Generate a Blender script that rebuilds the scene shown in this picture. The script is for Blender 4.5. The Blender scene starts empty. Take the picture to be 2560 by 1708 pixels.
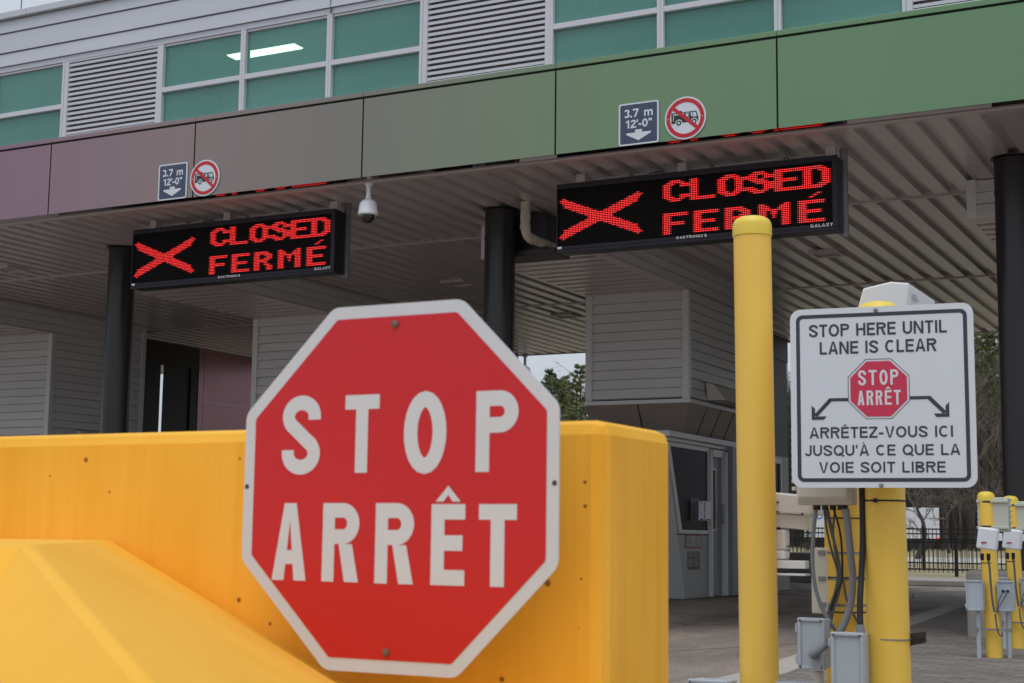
import bpy, bmesh, math, random
from mathutils import Vector, Matrix
random.seed(7)
SC = bpy.context.scene
COL = SC.collection
R = math.radians
# ------------------------------------------------------------------ camera
CAMZ = 0.9
RIGHT = Vector((0.887, 0.4615, 0.0121)); DOWN = Vector((-0.0489, 0.1200, -0.9916)); FWD = Vector((-0.4588, 0.8791, 0.1288))
RIGHT.normalize(); FWD.normalize(); DOWN = FWD.cross(RIGHT).normalized(); RIGHT = DOWN.cross(FWD).normalized()
cam = bpy.data.cameras.new('camera'); cam_o = bpy.data.objects.new('camera', cam); COL.objects.link(cam_o)
UP = -DOWN
cam_o.matrix_world = Matrix(((RIGHT.x, UP.x, -FWD.x, 0), (RIGHT.y, UP.y, -FWD.y, 0), (RIGHT.z, UP.z, -FWD.z, CAMZ), (0, 0, 0, 1)))
cam.sensor_width = 36; cam.lens = 36 * 3735 / 2560; cam.clip_start = 0.05; cam.clip_end = 2000
cam.dof.use_dof = True; cam.dof.focus_distance = 9.5; cam.dof.aperture_fstop = 10
SC.camera = cam_o
# ------------------------------------------------------------------ light
SUN_EL, SUN_AZ = R(70), R(165)        # azimuth from +Y, clockwise
world = bpy.data.worlds.new('World'); SC.world = world; world.use_nodes = True
wn = world.node_tree.nodes; wl = world.node_tree.links; wn.clear()
sky = wn.new('ShaderNodeTexSky'); sky.sky_type = 'NISHITA'; sky.sun_disc = False
sky.sun_elevation = SUN_EL; sky.sun_rotation = SUN_AZ; sky.air_density = 1.0; sky.dust_density = 5.0; sky.ozone_density = 1.0
hs = wn.new('ShaderNodeHueSaturation'); hs.inputs['Saturation'].default_value = 0.22
ov = wn.new('ShaderNodeMixRGB'); ov.inputs['Fac'].default_value = 0.55; ov.inputs['Color2'].default_value = (6.4, 7.05, 8.1, 1)
bg = wn.new('ShaderNodeBackground'); bg.inputs['Strength'].default_value = 0.12
wo = wn.new('ShaderNodeOutputWorld')
wl.new(sky.outputs[0], hs.inputs['Color']); wl.new(hs.outputs[0], ov.inputs['Color1']); wl.new(ov.outputs[0], bg.inputs['Color']); wl.new(bg.outputs[0], wo.inputs['Surface'])
sun = bpy.data.lights.new('sun', 'SUN'); sun.energy = 0.8; sun.angle = R(40); sun.color = (1, 1, 1)
sun_o = bpy.data.objects.new('sun', sun); COL.objects.link(sun_o); sun_o.location = (-3, -8, 30)
sd = Vector((math.sin(SUN_AZ) * math.cos(SUN_EL), math.cos(SUN_AZ) * math.cos(SUN_EL), math.sin(SUN_EL)))
sun_o.rotation_euler = sd.to_track_quat('Z', 'Y').to_euler()
SC.view_settings.view_transform = 'Standard'; SC.view_settings.look = 'None'; SC.view_settings.exposure = 0.0; SC.view_settings.gamma = 1
SC.cycles.max_bounces = 8; SC.cycles.diffuse_bounces = 4; SC.cycles.glossy_bounces = 4; SC.cycles.transparent_max_bounces = 12
# ------------------------------------------------------------------ helpers
def lin(r, g, b):
    f = lambda c: (c / 255 / 12.92) if c / 255 <= 0.04045 else ((c / 255 + 0.055) / 1.055) ** 2.4
    return (f(r), f(g), f(b))
def at(u, v, Z):                       # a point seen at photo pixel (u, v), Z metres deep
    return Vector((0, 0, CAMZ)) + (RIGHT * (u - 1280) + DOWN * (v - 854) + FWD * 3735) * (Z / 3735)
def atY(u, v, Y):
    d = RIGHT * (u - 1280) + DOWN * (v - 854) + FWD * 3735
    return Vector((0, 0, CAMZ)) + d * (Y / d.y)
MATS = {}
def mat(name, col, rough=0.5, metal=0.0, var=0.0, vscale=3.0, stretch=(1, 1, 1), bump=0.0, bscale=60.0, spec=0.5, col2=None, v2=0.5, emit=None, estr=0.0, coat=0.0):
    m = bpy.data.materials.new(name); m.use_nodes = True
    n = m.node_tree.nodes; l = m.node_tree.links; b = n['Principled BSDF']
    b.inputs['Base Color'].default_value = (*col, 1); b.inputs['Roughness'].default_value = rough; b.inputs['Metallic'].default_value = metal
    b.inputs['Specular IOR Level'].default_value = spec
    if coat: b.inputs['Coat Weight'].default_value = coat; b.inputs['Coat Roughness'].default_value = 0.15
    if emit: b.inputs['Emission Color'].default_value = (*emit, 1); b.inputs['Emission Strength'].default_value = estr
    if var or bump or col2:
        g = n.new('ShaderNodeNewGeometry'); mp = n.new('ShaderNodeMapping'); mp.inputs['Scale'].default_value = stretch
        l.new(g.outputs['Position'], mp.inputs['Vector'])
    if var or col2:
        t = n.new('ShaderNodeTexNoise'); t.inputs['Scale'].default_value = vscale; t.inputs['Detail'].default_value = 6; t.inputs['Roughness'].default_value = 0.62
        l.new(mp.outputs[0], t.inputs['Vector'])
        r = n.new('ShaderNodeValToRGB'); r.color_ramp.elements[0].position = 0.3; r.color_ramp.elements[1].position = 0.7
        c2 = col2 if col2 else tuple(min(1, c * (1 + var)) for c in col)
        c1 = col if col2 else tuple(c * (1 - var) for c in col)
        r.color_ramp.elements[0].color = (*c1, 1); r.color_ramp.elements[1].color = (*c2, 1)
        l.new(t.outputs['Fac'], r.inputs['Fac']); l.new(r.outputs['Color'], b.inputs['Base Color'])
        mr = n.new('ShaderNodeMapRange'); mr.inputs['To Min'].default_value = max(0.02, rough - 0.08); mr.inputs['To Max'].default_value = min(1, rough + 0.1)
        l.new(t.outputs['Fac'], mr.inputs['Value']); l.new(mr.outputs[0], b.inputs['Roughness'])
    if bump:
        t2 = n.new('ShaderNodeTexNoise'); t2.inputs['Scale'].default_value = bscale; t2.inputs['Detail'].default_value = 4
        l.new(mp.outputs[0], t2.inputs['Vector'])
        bp = n.new('ShaderNodeBump'); bp.inputs['Strength'].default_value = bump; bp.inputs['Distance'].default_value = 0.01
        l.new(t2.outputs['Fac'], bp.inputs['Height']); l.new(bp.outputs[0], b.inputs['Normal'])
    MATS[name] = m
    return m
class MB:                              # collects faces for one mesh object
    def __init__(s): s.v = []; s.f = []; s.sm = []
    def add(s, vs, fs, smooth=False):
        o = len(s.v); s.v += [Vector(p) for p in vs]; s.f += [[i + o for i in q] for q in fs]; s.sm += [smooth] * len(fs); return s
    def quad(s, *p): return s.add(p, [list(range(len(p)))])
    def box(s, x0, x1, y0, y1, z0, z1):
        x0, x1 = sorted((x0, x1)); y0, y1 = sorted((y0, y1)); z0, z1 = sorted((z0, z1))
        return s.add([(x0, y0, z0), (x1, y0, z0), (x1, y1, z0), (x0, y1, z0), (x0, y0, z1), (x1, y0, z1), (x1, y1, z1), (x0, y1, z1)],
                     [(0, 3, 2, 1), (4, 5, 6, 7), (0, 1, 5, 4), (1, 2, 6, 5), (2, 3, 7, 6), (3, 0, 4, 7)])
    def hexa(s, p):                    # eight corners, bottom ring then top ring
        return s.add(p, [(0, 3, 2, 1), (4, 5, 6, 7), (0, 1, 5, 4), (1, 2, 6, 5), (2, 3, 7, 6), (3, 0, 4, 7)])
    def prism(s, poly, fn, d0, d1):    # poly of 2-D points, fn(a, b, d) -> 3-D point
        n = len(poly); vs = [fn(a, b, d0) for a, b in poly] + [fn(a, b, d1) for a, b in poly]
        fs = [tuple(range(n))[::-1], tuple(range(n, 2 * n))] + [(i, (i + 1) % n, n + (i + 1) % n, n + i) for i in range(n)]
        return s.add(vs, fs)
    def lathe(s, prof, c=(0, 0, 0), n=32, axis=None):
        c = Vector(c); vs = []; fs = []
        for r, z in prof:
            for i in range(n):
                a = 2 * math.pi * i / n; vs.append(c + Vector((r * math.cos(a), r * math.sin(a), z)))
        for k in range(len(prof) - 1):
            for i in range(n): fs.append((k * n + i, k * n + (i + 1) % n, (k + 1) * n + (i + 1) % n, (k + 1) * n + i))
        fs.append(tuple(range(n))[::-1]); fs.append(tuple(range((len(prof) - 1) * n, len(prof) * n)))
        if axis is not None:
            q = Vector((0, 0, 1)).rotation_difference(Vector(axis)); vs = [c + q @ (v - c) for v in vs]
        return s.add(vs, fs, True)
    def tube(s, path, r, n=10, cap=True):
        path = [Vector(p) for p in path]; rs = r if isinstance(r, (list, tuple)) else [r] * len(path); vs = []; fs = []; ref = None
        for i, p in enumerate(path):
            t = (path[min(i + 1, len(path) - 1)] - path[max(i - 1, 0)]).normalized()
            if ref is None: ref = t.orthogonal().normalized()
            ref = (ref - t * ref.dot(t)).normalized(); b = t.cross(ref)
            for k in range(n):
                a = 2 * math.pi * k / n; vs.append(p + (ref * math.cos(a) + b * math.sin(a)) * rs[i])
        for i in range(len(path) - 1):
            for k in range(n): fs.append((i * n + k, i * n + (k + 1) % n, (i + 1) * n + (k + 1) % n, (i + 1) * n + k))
        if cap: fs.append(tuple(range(n))[::-1]); fs.append(tuple(range((len(path) - 1) * n, len(path) * n)))
        return s.add(vs, fs, True)
    def build(s, name, m, parent=None, bevel=0.0, seg=2):
        org = Vector(parent.get('_o', (0, 0, 0))) if parent else Vector((0, 0, 0))
        me = bpy.data.meshes.new(name); me.from_pydata([v - org for v in s.v], [], s.f); me.update()
        me.polygons.foreach_set('use_smooth', s.sm)
        me.materials.append(m if not isinstance(m, str) else MATS[m])
        o = bpy.data.objects.new(name, me); COL.objects.link(o)
        if any(s.sm): 
            me.set_sharp_from_angle(angle=R(40))
        if bevel:
            md = o.modifiers.new('bevel', 'BEVEL'); md.width = bevel; md.segments = seg; md.limit_method = 'ANGLE'; md.angle_limit = R(40); md.harden_normals = False
        if parent: o.parent = parent; o['_o'] = tuple(org)
        return o
def tag(o, label, cat, group=None):
    o['label'] = label; o['category'] = cat
    if group: o['group'] = group
    return o
def thing(name, label, cat, loc, group=None):
    o = bpy.data.objects.new(name, None); COL.objects.link(o); o.location = loc; o.empty_display_size = 0.1; o['_o'] = tuple(loc)
    return tag(o, label, cat, group)
def struct(o, kind='structure'): o['kind'] = kind; return o
def copy_tree(o, parent=None):
    c = o.copy(); COL.objects.link(c)
    if parent: c.parent = parent
    for ch in list(o.children): copy_tree(ch, c)
    return c
def dup(root, d, label, group=None):
    c = copy_tree(root); c.location = Vector(root.location) + Vector(d); c['label'] = label
    if group: c['group'] = group
    return c
def spline(pts, n=8):                  # Catmull-Rom through points
    pts = [Vector(p) for p in pts]; q = [pts[0] * 2 - pts[1]] + pts + [pts[-1] * 2 - pts[-2]]; out = []
    for i in range(1, len(q) - 2):
        for k in range(n):
            t = k / n; a, b, c, d = q[i - 1:i + 3]
            out.append(0.5 * ((2 * b) + (c - a) * t + (2 * a - 5 * b + 4 * c - d) * t * t + (3 * b - a - 3 * c + d) * t ** 3))
    return out + [pts[-1]]
# ------------------------------------------------------------------ lettering: stroke glyphs, cap height 1
def arc(cx, cy, rx, ry, a0, a1, n=12): return [(cx + rx * math.cos(R(a0 + (a1 - a0) * i / n)), cy + ry * math.sin(R(a0 + (a1 - a0) * i / n))) for i in range(n + 1)]
def ribbon(pts, w, closed=False):
    n = len(pts); L = []; Rr = []
    for i in range(n):
        a = pts[(i - 1) % n] if (closed or i > 0) else None; b = pts[i]; c = pts[(i + 1) % n] if (closed or i < n - 1) else None
        d1 = (Vector(b) - Vector(a)).normalized() if a is not None else None; d2 = (Vector(c) - Vector(b)).normalized() if c is not None else None
        if d1 is None: d1 = d2
        if d2 is None: d2 = d1
        t = (d1 + d2).normalized(); nn = Vector((-t.y, t.x)); k = w / 2 / max(0.35, nn.dot(Vector((-d1.y, d1.x))))
        L.append((b[0] + nn.x * k, b[1] + nn.y * k)); Rr.append((b[0] - nn.x * k, b[1] - nn.y * k))
    m = n if closed else n - 1
    return [[L[i], Rr[i], Rr[(i + 1) % n], L[(i + 1) % n]] for i in range(m)]
GW = dict(I=.2, T=.6, L=.55, E=.6, F=.57, H=.68, N=.7, A=.72, V=.7, Z=.62, M=.82, K=.7, X=.68, Y=.68, D=.7, G=.76, O=.78, C=.73, S=.66, U=.68, J=.54, P=.65, R=.69, Q=.78)
GW.update({'B': .66, '-': .36, "'": .16, '"': .36, '.': .18, ' ': .3, '3': .56, '7': .55, '1': .4, '2': .56, '0': .56, 'm': .86, '_': .3})
def glyph(ch, W, w):                   # list of strokes; a stroke is a list of polygons
    h = w / 2; q = lambda *p: [[list(x) for x in [p]][0]]
    vst = lambda x: [[(x - h, 0), (x + h, 0), (x + h, 1), (x - h, 1)]]
    hb = lambda x0, x1, y: [[(x0, y - h), (x1, y - h), (x1, y + h), (x0, y + h)]]
    el = lambda a0, a1, n=18: ribbon(arc(W / 2, .5, W / 2 - h, .5 - h, a0, a1, n), w)
    bar = lambda a, b, ww: ribbon([a, b], ww)
    if ch == 'I': return [[[(W / 2 - h, 0), (W / 2 + h, 0), (W / 2 + h, 1), (W / 2 - h, 1)]]]
    if ch == 'T': return [hb(0, W, 1 - h), [[(W / 2 - h, 0), (W / 2 + h, 0), (W / 2 + h, 1 - w), (W / 2 - h, 1 - w)]]]
    if ch == 'L': return [vst(h), hb(w, W, h)]
    if ch == 'E': return [vst(h), hb(w, W, 1 - h), hb(w, W * .93, .52), hb(w, W, h)]
    if ch == 'F': return [vst(h), hb(w, W, 1 - h), hb(w, W * .9, .5)]
    if ch == 'H': return [vst(h), vst(W - h), hb(w, W - w, .52)]
    if ch == 'N': return [vst(h), vst(W - h), [[(w * .15, 1), (W - w * 1.1, 0), (W - w * .15, 0), (w * 1.1, 1)]]]
    if ch == 'M': return [vst(h), vst(W - h), [[(w * .2, 1), (W / 2 - h, 0), (W / 2 + h * .6, 0), (w * 1.15, 1)]], [[(W - w * .2, 1), (W - w * 1.15, 1), (W / 2 - h * .6, 0), (W / 2 + h, 0)]]]
    if ch == 'A':
        k = w * 1.06; ax = W / 2
        return [[[(0, 0), (k, 0), (ax + k * .12, 1 - .0), (ax - k * .5, 1)]], [[(W - k, 0), (W, 0), (ax + k * .5, 1), (ax - k * .12, 1)]], hb(W * .24, W * .76, .3)]
    if ch == 'V': k = w * 1.06; ax = W / 2; return [[[(0, 1), (ax - k * .5, 0), (ax + k * .12, 0), (k, 1)]], [[(W - k, 1), (ax - k * .12, 0), (ax + k * .5, 0), (W, 1)]]]
    if ch == 'Z': return [hb(0, W, 1 - h), hb(0, W, h), [[(0, w), (w * 1.25, w), (W, 1 - w), (W - w * 1.25, 1 - w)]]]
    if ch == 'K': return [vst(h), [[(w, .33), (w, .33 + w * 1.3), (W - w * 1.2, 1), (W, 1)]], [[(W * .33, .5), (W * .33 + w * .9, .72 - .1), (W, 0), (W - w * 1.25, 0)]]]
    if ch == 'X': return [[[(0, 0), (w * 1.2, 0), (W, 1), (W - w * 1.2, 1)]], [[(0, 1), (W - w * 1.2, 0), (W, 0), (w * 1.2, 1)]]]
    if ch == 'Y': return [[[(W / 2 - h, 0), (W / 2 + h, 0), (W / 2 + h, .45), (W / 2 - h, .45)]], [[(0, 1), (W / 2 - h, .4), (W / 2 + h, .4), (w * 1.15, 1)]], [[(W, 1), (W - w * 1.15, 1), (W / 2 - h, .4), (W / 2 + h, .4)]]]
    if ch == 'O': return [ribbon(arc(W / 2, .5, W / 2 - h, .5 - h, 0, 345, 23), w, True)]
    if ch == 'Q': return [ribbon(arc(W / 2, .5, W / 2 - h, .5 - h, 0, 345, 23), w, True), bar((W * .55, .25), (W, -.03), w * .9)]
    if ch == 'C': return [el(48, 312, 22)]
    if ch == 'G': return [el(48, 335, 22), [[(W - w, .12), (W, .12), (W, .5), (W - w, .5)]], hb(W * .52, W - w, .5 - h)]
    if ch == 'U': return [ribbon([(h, 1)] + arc(W / 2, W / 2 - .0, W / 2 - h, W / 2 - h, 180, 360, 14) + [(W - h, 1)], w)]
    if ch == 'J': return [ribbon(arc(W / 2, .3, W / 2 - h, .3 - h, 190, 360, 12) + [(W - h, 1)], w)]
    if ch == 'D': return [vst(h), ribbon([(w, 1 - h), (W * .42, 1 - h)] + arc(W * .45, .5, W * .55 - h, .5 - h, 84, -84, 14) + [(W * .42, h), (w, h)], w)]
    if ch in 'PR':
        b = [vst(h), ribbon([(w, 1 - h), (W * .55, 1 - h)] + arc(W * .56, .74 - .0, W * .44 - h, .26 - h, 84, -84, 12) + [(W * .55, .48 + h), (w, .48 + h)], w)]
        if ch == 'R': b.append([[(W * .45, .48), (W * .45 + w * 1.1, .48), (W, 0), (W - w * 1.15, 0)]])
        return b
    if ch == 'B': return [vst(h), ribbon([(w, 1 - h), (W * .5, 1 - h)] + arc(W * .52, .755, W * .42 - h, .245 - h, 84, -84, 10) + [(W * .5, .51 + h), (w, .51 + h)], w), ribbon([(w, .51 - h * .2), (W * .55, .51 - h * .2)] + arc(W * .56, .265, W * .44 - h, .265 - h, 84, -84, 10) + [(W * .55, h), (w, h)], w)]
    if ch == 'S':
        c = [(W - h, .69)] + arc(W / 2, .735, W / 2 - h, .265 - h, 0, 90, 9) + arc(W / 2, .735, W / 2 - h, .265 - h, 90, 236, 12)[1:] + arc(W / 2, .265, W / 2 - h, .265 - h + .0, 56, -90, 12) + arc(W / 2, .265, W / 2 - h, .265 - h, -90, -180, 9)[1:] + [(h, .31)]
        return [ribbon(c, w)]
    if ch == '-': return [hb(0, W, .38)]
    if ch == "'": return [[[(W / 2 - h * .9, .66), (W / 2 + h * .6, .66), (W / 2 + h * .9, 1), (W / 2 - h * .9, 1)]]]
    if ch == '"': return [[[(0, .68), (w * .9, .68), (w * .9, 1), (0, 1)]], [[(W - w * .9, .68), (W, .68), (W, 1), (W - w * .9, 1)]]]
    if ch == '.': return [[[(0, 0), (w * 1.1, 0), (w * 1.1, w * 1.1), (0, w * 1.1)]]]
    if ch == '0': return [ribbon(arc(W / 2, .5, W / 2 - h, .5 - h, 0, 345, 23), w, True)]
    if ch == '1': return [[[(W - w, 0), (W, 0), (W, 1), (W - w, 1)]], [[(0, .68), (W - w, .76), (W - w, .95), (0, .8)]]]
    if ch == '7': return [hb(0, W, 1 - h), [[(W * .18, 0), (W * .18 + w * 1.1, 0), (W, 1 - w), (W - w * 1.1, 1 - w)]]]
    if ch == '2': return [hb(0, W, h), ribbon(arc(W / 2, .72, W / 2 - h, .28 - h, 170, -30, 14) + [(h * 1.2, w)], w)]
    if ch == '3': return [ribbon(arc(W / 2, .74, W / 2 - h, .26 - h, 165, -75, 14), w), ribbon(arc(W / 2, .27, W / 2 - h, .27 - h, 75, -165, 14), w)]
    if ch == 'm': return [[[(0, 0), (w, 0), (w, .72), (0, .72)]], ribbon([(W / 2, 0)] + arc(W * .3, .5, W * .2, .15, 0, 150, 8), w), ribbon([(W - h, 0)] + arc(W * .72, .5, W * .28 - h, .15, 0, 150, 8), w)]
    return []
ACC = {'Ê': ('E', '^'), 'É': ('E', '/'), 'À': ('A', '\\')}
def lay_glyph(mb, ch, x0, x1, z0, z1, w, fn, lift=0.0, step=0.00012):
    """ch fitted into the box x0..x1, z0..z1 of the sign's plane; w = stroke weight as a share of the height"""
    H = z1 - z0; W = (x1 - x0) / H; acc = None
    if ch in ACC: ch, acc = ACC[ch]
    st = glyph(ch, W, w)
    if acc:
        c = W / 2
        if acc == '^': st += [[[(c - .2, 1.07), (c - .07, 1.07), (c, 1.15), (c, 1.27)]], [[(c + .2, 1.07), (c, 1.27), (c, 1.15), (c + .07, 1.07)]]]
        if acc == '\\': st += [[[(c - .2, 1.22), (c - .02, 1.06), (c + .06, 1.06), (c - .04, 1.22)]]]
    for k, polys in enumerate(st):
        for p in polys: mb.quad(*[fn(x0 + a * H, z0 + b * H, lift + k * step) for a, b in p])
def lay_text(mb, txt, x0, x1, z0, z1, w, fn, gap=.17, lift=0.0):
    H = z1 - z0
    base = lambda c: GW[ACC[c][0] if c in ACC else c]
    tot = sum(base(c) + gap for c in txt) - gap; k = (x1 - x0) / (tot * H); x = x0
    for c in txt:
        wd = base(c) * H * k
        if c != ' ': lay_glyph(mb, c, x, x + wd, z0, z1, w, fn, lift)
        x += wd + gap * H * k
# ------------------------------------------------------------------ materials
mat('asphalt', lin(132, 122, 114), 0.9, col2=lin(168, 154, 141), vscale=0.55, bump=0.6, bscale=90)
mat('concrete', lin(150, 146, 140), 0.85, var=0.12, vscale=2.0, bump=0.3, bscale=60)
mat('kerb_concrete', lin(176, 170, 161), 0.85, var=0.1, vscale=3.0, bump=0.3)
mat('soffit_metal', lin(206, 197, 198), 0.3, metal=0.25, var=0.05, vscale=0.9, stretch=(1, .25, 1))
mat('soffit_trim', lin(204, 196, 196), 0.4, metal=0.2)
mat('siding', lin(224, 224, 224), 0.42, metal=0.1, var=0.05, vscale=1.2, stretch=(.4, .4, 2))
mat('siding_trim', lin(218, 218, 217), 0.42, metal=0.1)
mat('booth_grey', lin(172, 175, 174), 0.45, var=0.05, vscale=2)
mat('booth_blue', lin(152, 157, 166), 0.45, var=0.04, vscale=2)
mat('booth_brown', lin(152, 141, 132), 0.45, var=0.06, vscale=1.5)
mat('column_black', lin(38, 36, 37), 0.33, var=0.08, vscale=2, bump=0.03, bscale=40)
mat('dark_wall', lin(33, 27, 25), 0.6)
mat('maroon_panel', lin(146, 104, 108), 0.22, metal=0.45, var=0.03)
mat('cladding', lin(196, 199, 206), 0.42, metal=0.25, var=0.04, vscale=1.0, stretch=(.4, 1, 3))
mat('frame_white', lin(206, 207, 214), 0.4)
mat('louvre_white', lin(200, 201, 208), 0.45)
mat('louvre_back', lin(176, 176, 180), 0.8)
mat('room_wall', lin(150, 165, 158), 0.8)
mat('room_ceiling', lin(185, 190, 186), 0.9)
mat('black_gap', lin(14, 13, 14), 0.6)
mat('led_black', lin(13, 10, 11), 0.75, spec=0.12)
mat('led_bezel', lin(42, 38, 47), 0.5, spec=.3)
mat('led_side', lin(20, 17, 18), 0.4)
mat('led_dark_dot', lin(46, 40, 40), 0.5, spec=.2)
mat('led_red', (0.25, 0.01, 0.01), 0.4, emit=(1.0, 0.03, 0.03), estr=2.2)
mat('logo_white', lin(238, 238, 240), 0.5)
mat('galvanised', lin(146, 148, 150), 0.4, metal=0.6, var=0.1, vscale=12)
mat('dark_steel', lin(66, 62, 60), 0.5, metal=0.3)
mat('sign_white', lin(216, 222, 230), 0.45, var=0.015, vscale=9)
mat('sign_silver', lin(200, 211, 226), 0.5, var=0.02, vscale=7)
mat('stop_white', lin(203, 214, 229), 0.5, var=0.02, vscale=7)
mat('sign_red', lin(195, 26, 38), 0.38, var=0.03, vscale=3)
mat('sign_crimson', lin(205, 48, 84), 0.42)
mat('sign_navy', lin(63, 74, 99), 0.42)
mat('sign_ink', lin(57, 57, 72), 0.5)
mat('sign_black', lin(40, 42, 48), 0.5)
mat('bollard_sleeve', lin(251, 206, 90), 0.42, var=0.035, vscale=5, stretch=(1, 1, .3))
mat('bollard_cap', lin(238, 208, 80), 0.4)
mat('bollard_yellow', lin(244, 201, 82), 0.4, var=0.04, vscale=4, stretch=(1, 1, .3))
mat('plastic_grey', lin(176, 184, 192), 0.45, var=0.03, vscale=14)
mat('plastic_beige', lin(214, 210, 197), 0.5, var=0.03, vscale=12)
mat('plastic_sage', lin(192, 194, 180), 0.5, var=0.03, vscale=12)
mat('plastic_white', lin(238, 241, 246), 0.42, var=0.02, vscale=10)
mat('pipe_white', lin(196, 188, 178), 0.5, var=0.15, vscale=9)
mat('rubber_black', lin(26, 26, 28), 0.5)
mat('conduit_grey', lin(132, 136, 141), 0.5, var=0.05, vscale=20)
mat('cable_grey', lin(98, 100, 104), 0.5)
mat('fence_black', lin(22, 22, 24), 0.45)
mat('tree_bark', lin(74, 66, 60), 0.9, var=0.25, vscale=3)
mat('bare_twig', lin(104, 95, 88), 0.9, var=0.3, vscale=0.6)
mat('pine_needle', lin(70, 80, 48), 0.8, col2=lin(116, 120, 74), vscale=0.7)
mat('far_wood', lin(66, 59, 56), 0.95, var=0.25, vscale=0.25)
mat('dead_grass', lin(122, 117, 86), 0.95, col2=lin(154, 143, 114), vscale=0.6, bump=0.6, bscale=8)
mat('pale_road', lin(172, 168, 160), 0.9, var=0.06, vscale=0.3)
mat('trailer_white', lin(214, 216, 222), 0.4, var=0.03)
mat('letter_blue', lin(60, 96, 168), 0.5)
mat('tail_red', lin(190, 30, 30), 0.4, emit=(1, 0.05, 0.05), estr=0.8)
mat('tube_lamp', (1, 1, 1), 0.5, emit=(1.0, 0.74, 0.58), estr=11.0)
mat('lamp_lens', lin(170, 166, 158), 0.4)
mat('paper', lin(242, 243, 250), 0.6)
mat('paper_blue', lin(60, 80, 118), 0.5)
mat('notice_grey', lin(88, 84, 82), 0.5)
mat('notice_white', lin(186, 178, 174), 0.5)
mat('notice_red', lin(150, 52, 56), 0.5)
mat('booth_glass', lin(30, 22, 21), 0.2, spec=0.02, col2=lin(44, 33, 30), vscale=1.2)
mat('dome_glass', lin(20, 20, 22), 0.06, spec=0.8)
mat('screw_steel', lin(120, 112, 106), 0.35, metal=0.7)
# fascia: colour-shift metal panels, violet at one end to green at the other
def fascia_mat(name, rough, metal, k):
    m = mat(name, (0.2, 0.2, 0.2), rough, metal); n = m.node_tree.nodes; l = m.node_tree.links; b = n['Principled BSDF']
    g = n.new('ShaderNodeNewGeometry'); sx = n.new('ShaderNodeSeparateXYZ'); l.new(g.outputs['Position'], sx.inputs[0])
    mr = n.new('ShaderNodeMapRange'); mr.inputs['From Min'].default_value = -14.5; mr.inputs['From Max'].default_value = 0.0
    l.new(sx.outputs['X'], mr.inputs['Value'])
    r = n.new('ShaderNodeValToRGB'); cr = r.color_ramp
    stops = [(-14.5, (150, 118, 140)), (-12.6, (156, 129, 141)), (-10.6, (158, 140, 138)), (-8.6, (143, 139, 132)), (-7.2, (138, 147, 128)), (-5.6, (127, 155, 120)), (-3.2, (119, 156, 118)), (0, (112, 152, 112))]
    for i, (x, c) in enumerate(stops):
        e = cr.elements[i] if i < 2 else cr.elements.new(0.5)
        e.position = (x + 14.5) / 14.5; 
    for i, (x, c) in enumerate(stops):
        cr.elements[i].position = (x + 14.5) / 14.5; cr.elements[i].color = (*[v * k for v in lin(*c)], 1)
    l.new(mr.outputs[0], r.inputs[0])
    t = n.new('ShaderNodeTexNoise'); t.inputs['Scale'].default_value = 0.9; t.inputs['Detail'].default_value = 6; mpp = n.new('ShaderNodeMapping'); mpp.inputs['Scale'].default_value = (3.2, 1, .35); l.new(g.outputs['Position'], mpp.inputs[0]); l.new(mpp.outputs[0], t.inputs['Vector'])
    mx = n.new('ShaderNodeMixRGB'); mx.blend_type = 'MULTIPLY'; mx.inputs[0].default_value = 1
    r2 = n.new('ShaderNodeValToRGB'); r2.color_ramp.elements[0].color = (.93, .93, .95, 1); r2.color_ramp.elements[1].color = (1.04, 1.03, 1.0, 1)
    l.new(t.outputs['Fac'], r2.inputs[0]); l.new(r.outputs[0], mx.inputs[1]); l.new(r2.outputs[0], mx.inputs[2]); l.new(mx.outputs[0], b.inputs['Base Color'])
fascia_mat('fascia', 0.36, 0.35, 0.86)
mat('fascia_underside', lin(150, 132, 132), 0.03, metal=1.0)
# window glass: teal tinted, lets part of the room through
gm = mat('teal_glass', lin(98, 158, 148), 0.04, spec=1.0, col2=lin(124, 180, 170), vscale=.45); n = gm.node_tree.nodes; l = gm.node_tree.links
tr = n.new('ShaderNodeBsdfTransparent'); tr.inputs[0].default_value = (0.62, 0.92, 0.84, 1)
mx = n.new('ShaderNodeMixShader'); mx.inputs[0].default_value = 0.5
l.new(n['Principled BSDF'].outputs[0], mx.inputs[1]); l.new(tr.outputs[0], mx.inputs[2]); l.new(mx.outputs[0], n['Material Output'].inputs[0])
# yellow painted concrete with drip streaks and bug holes
ym = mat('barrier_yellow', lin(238, 168, 42), 0.68, spec=0.22); n = ym.node_tree.nodes; l = ym.node_tree.links; b = n['Principled BSDF']
g = n.new('ShaderNodeNewGeometry'); mp = n.new('ShaderNodeMapping'); mp.inputs['Scale'].default_value = (22, 22, 0.9); l.new(g.outputs['Position'], mp.inputs[0])
t = n.new('ShaderNodeTexNoise'); t.inputs['Scale'].default_value = 1.6; t.inputs['Detail'].default_value = 4; l.new(mp.outputs[0], t.inputs['Vector'])
t3 = n.new('ShaderNodeTexNoise'); t3.inputs['Scale'].default_value = 3.2; t3.inputs['Detail'].default_value = 5; l.new(g.outputs['Position'], t3.inputs['Vector'])
ad = n.new('ShaderNodeMath'); ad.operation = 'ADD'
sn = n.new('ShaderNodeSeparateXYZ'); l.new(g.outputs['True Normal'], sn.inputs[0]); ab = n.new('ShaderNodeMath'); ab.operation = 'ABSOLUTE'; l.new(sn.outputs['Z'], ab.inputs[0])
sm_ = n.new('ShaderNodeMath'); sm_.operation = 'LESS_THAN'; sm_.inputs[1].default_value = .3; l.new(ab.outputs[0], sm_.inputs[0])
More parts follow.
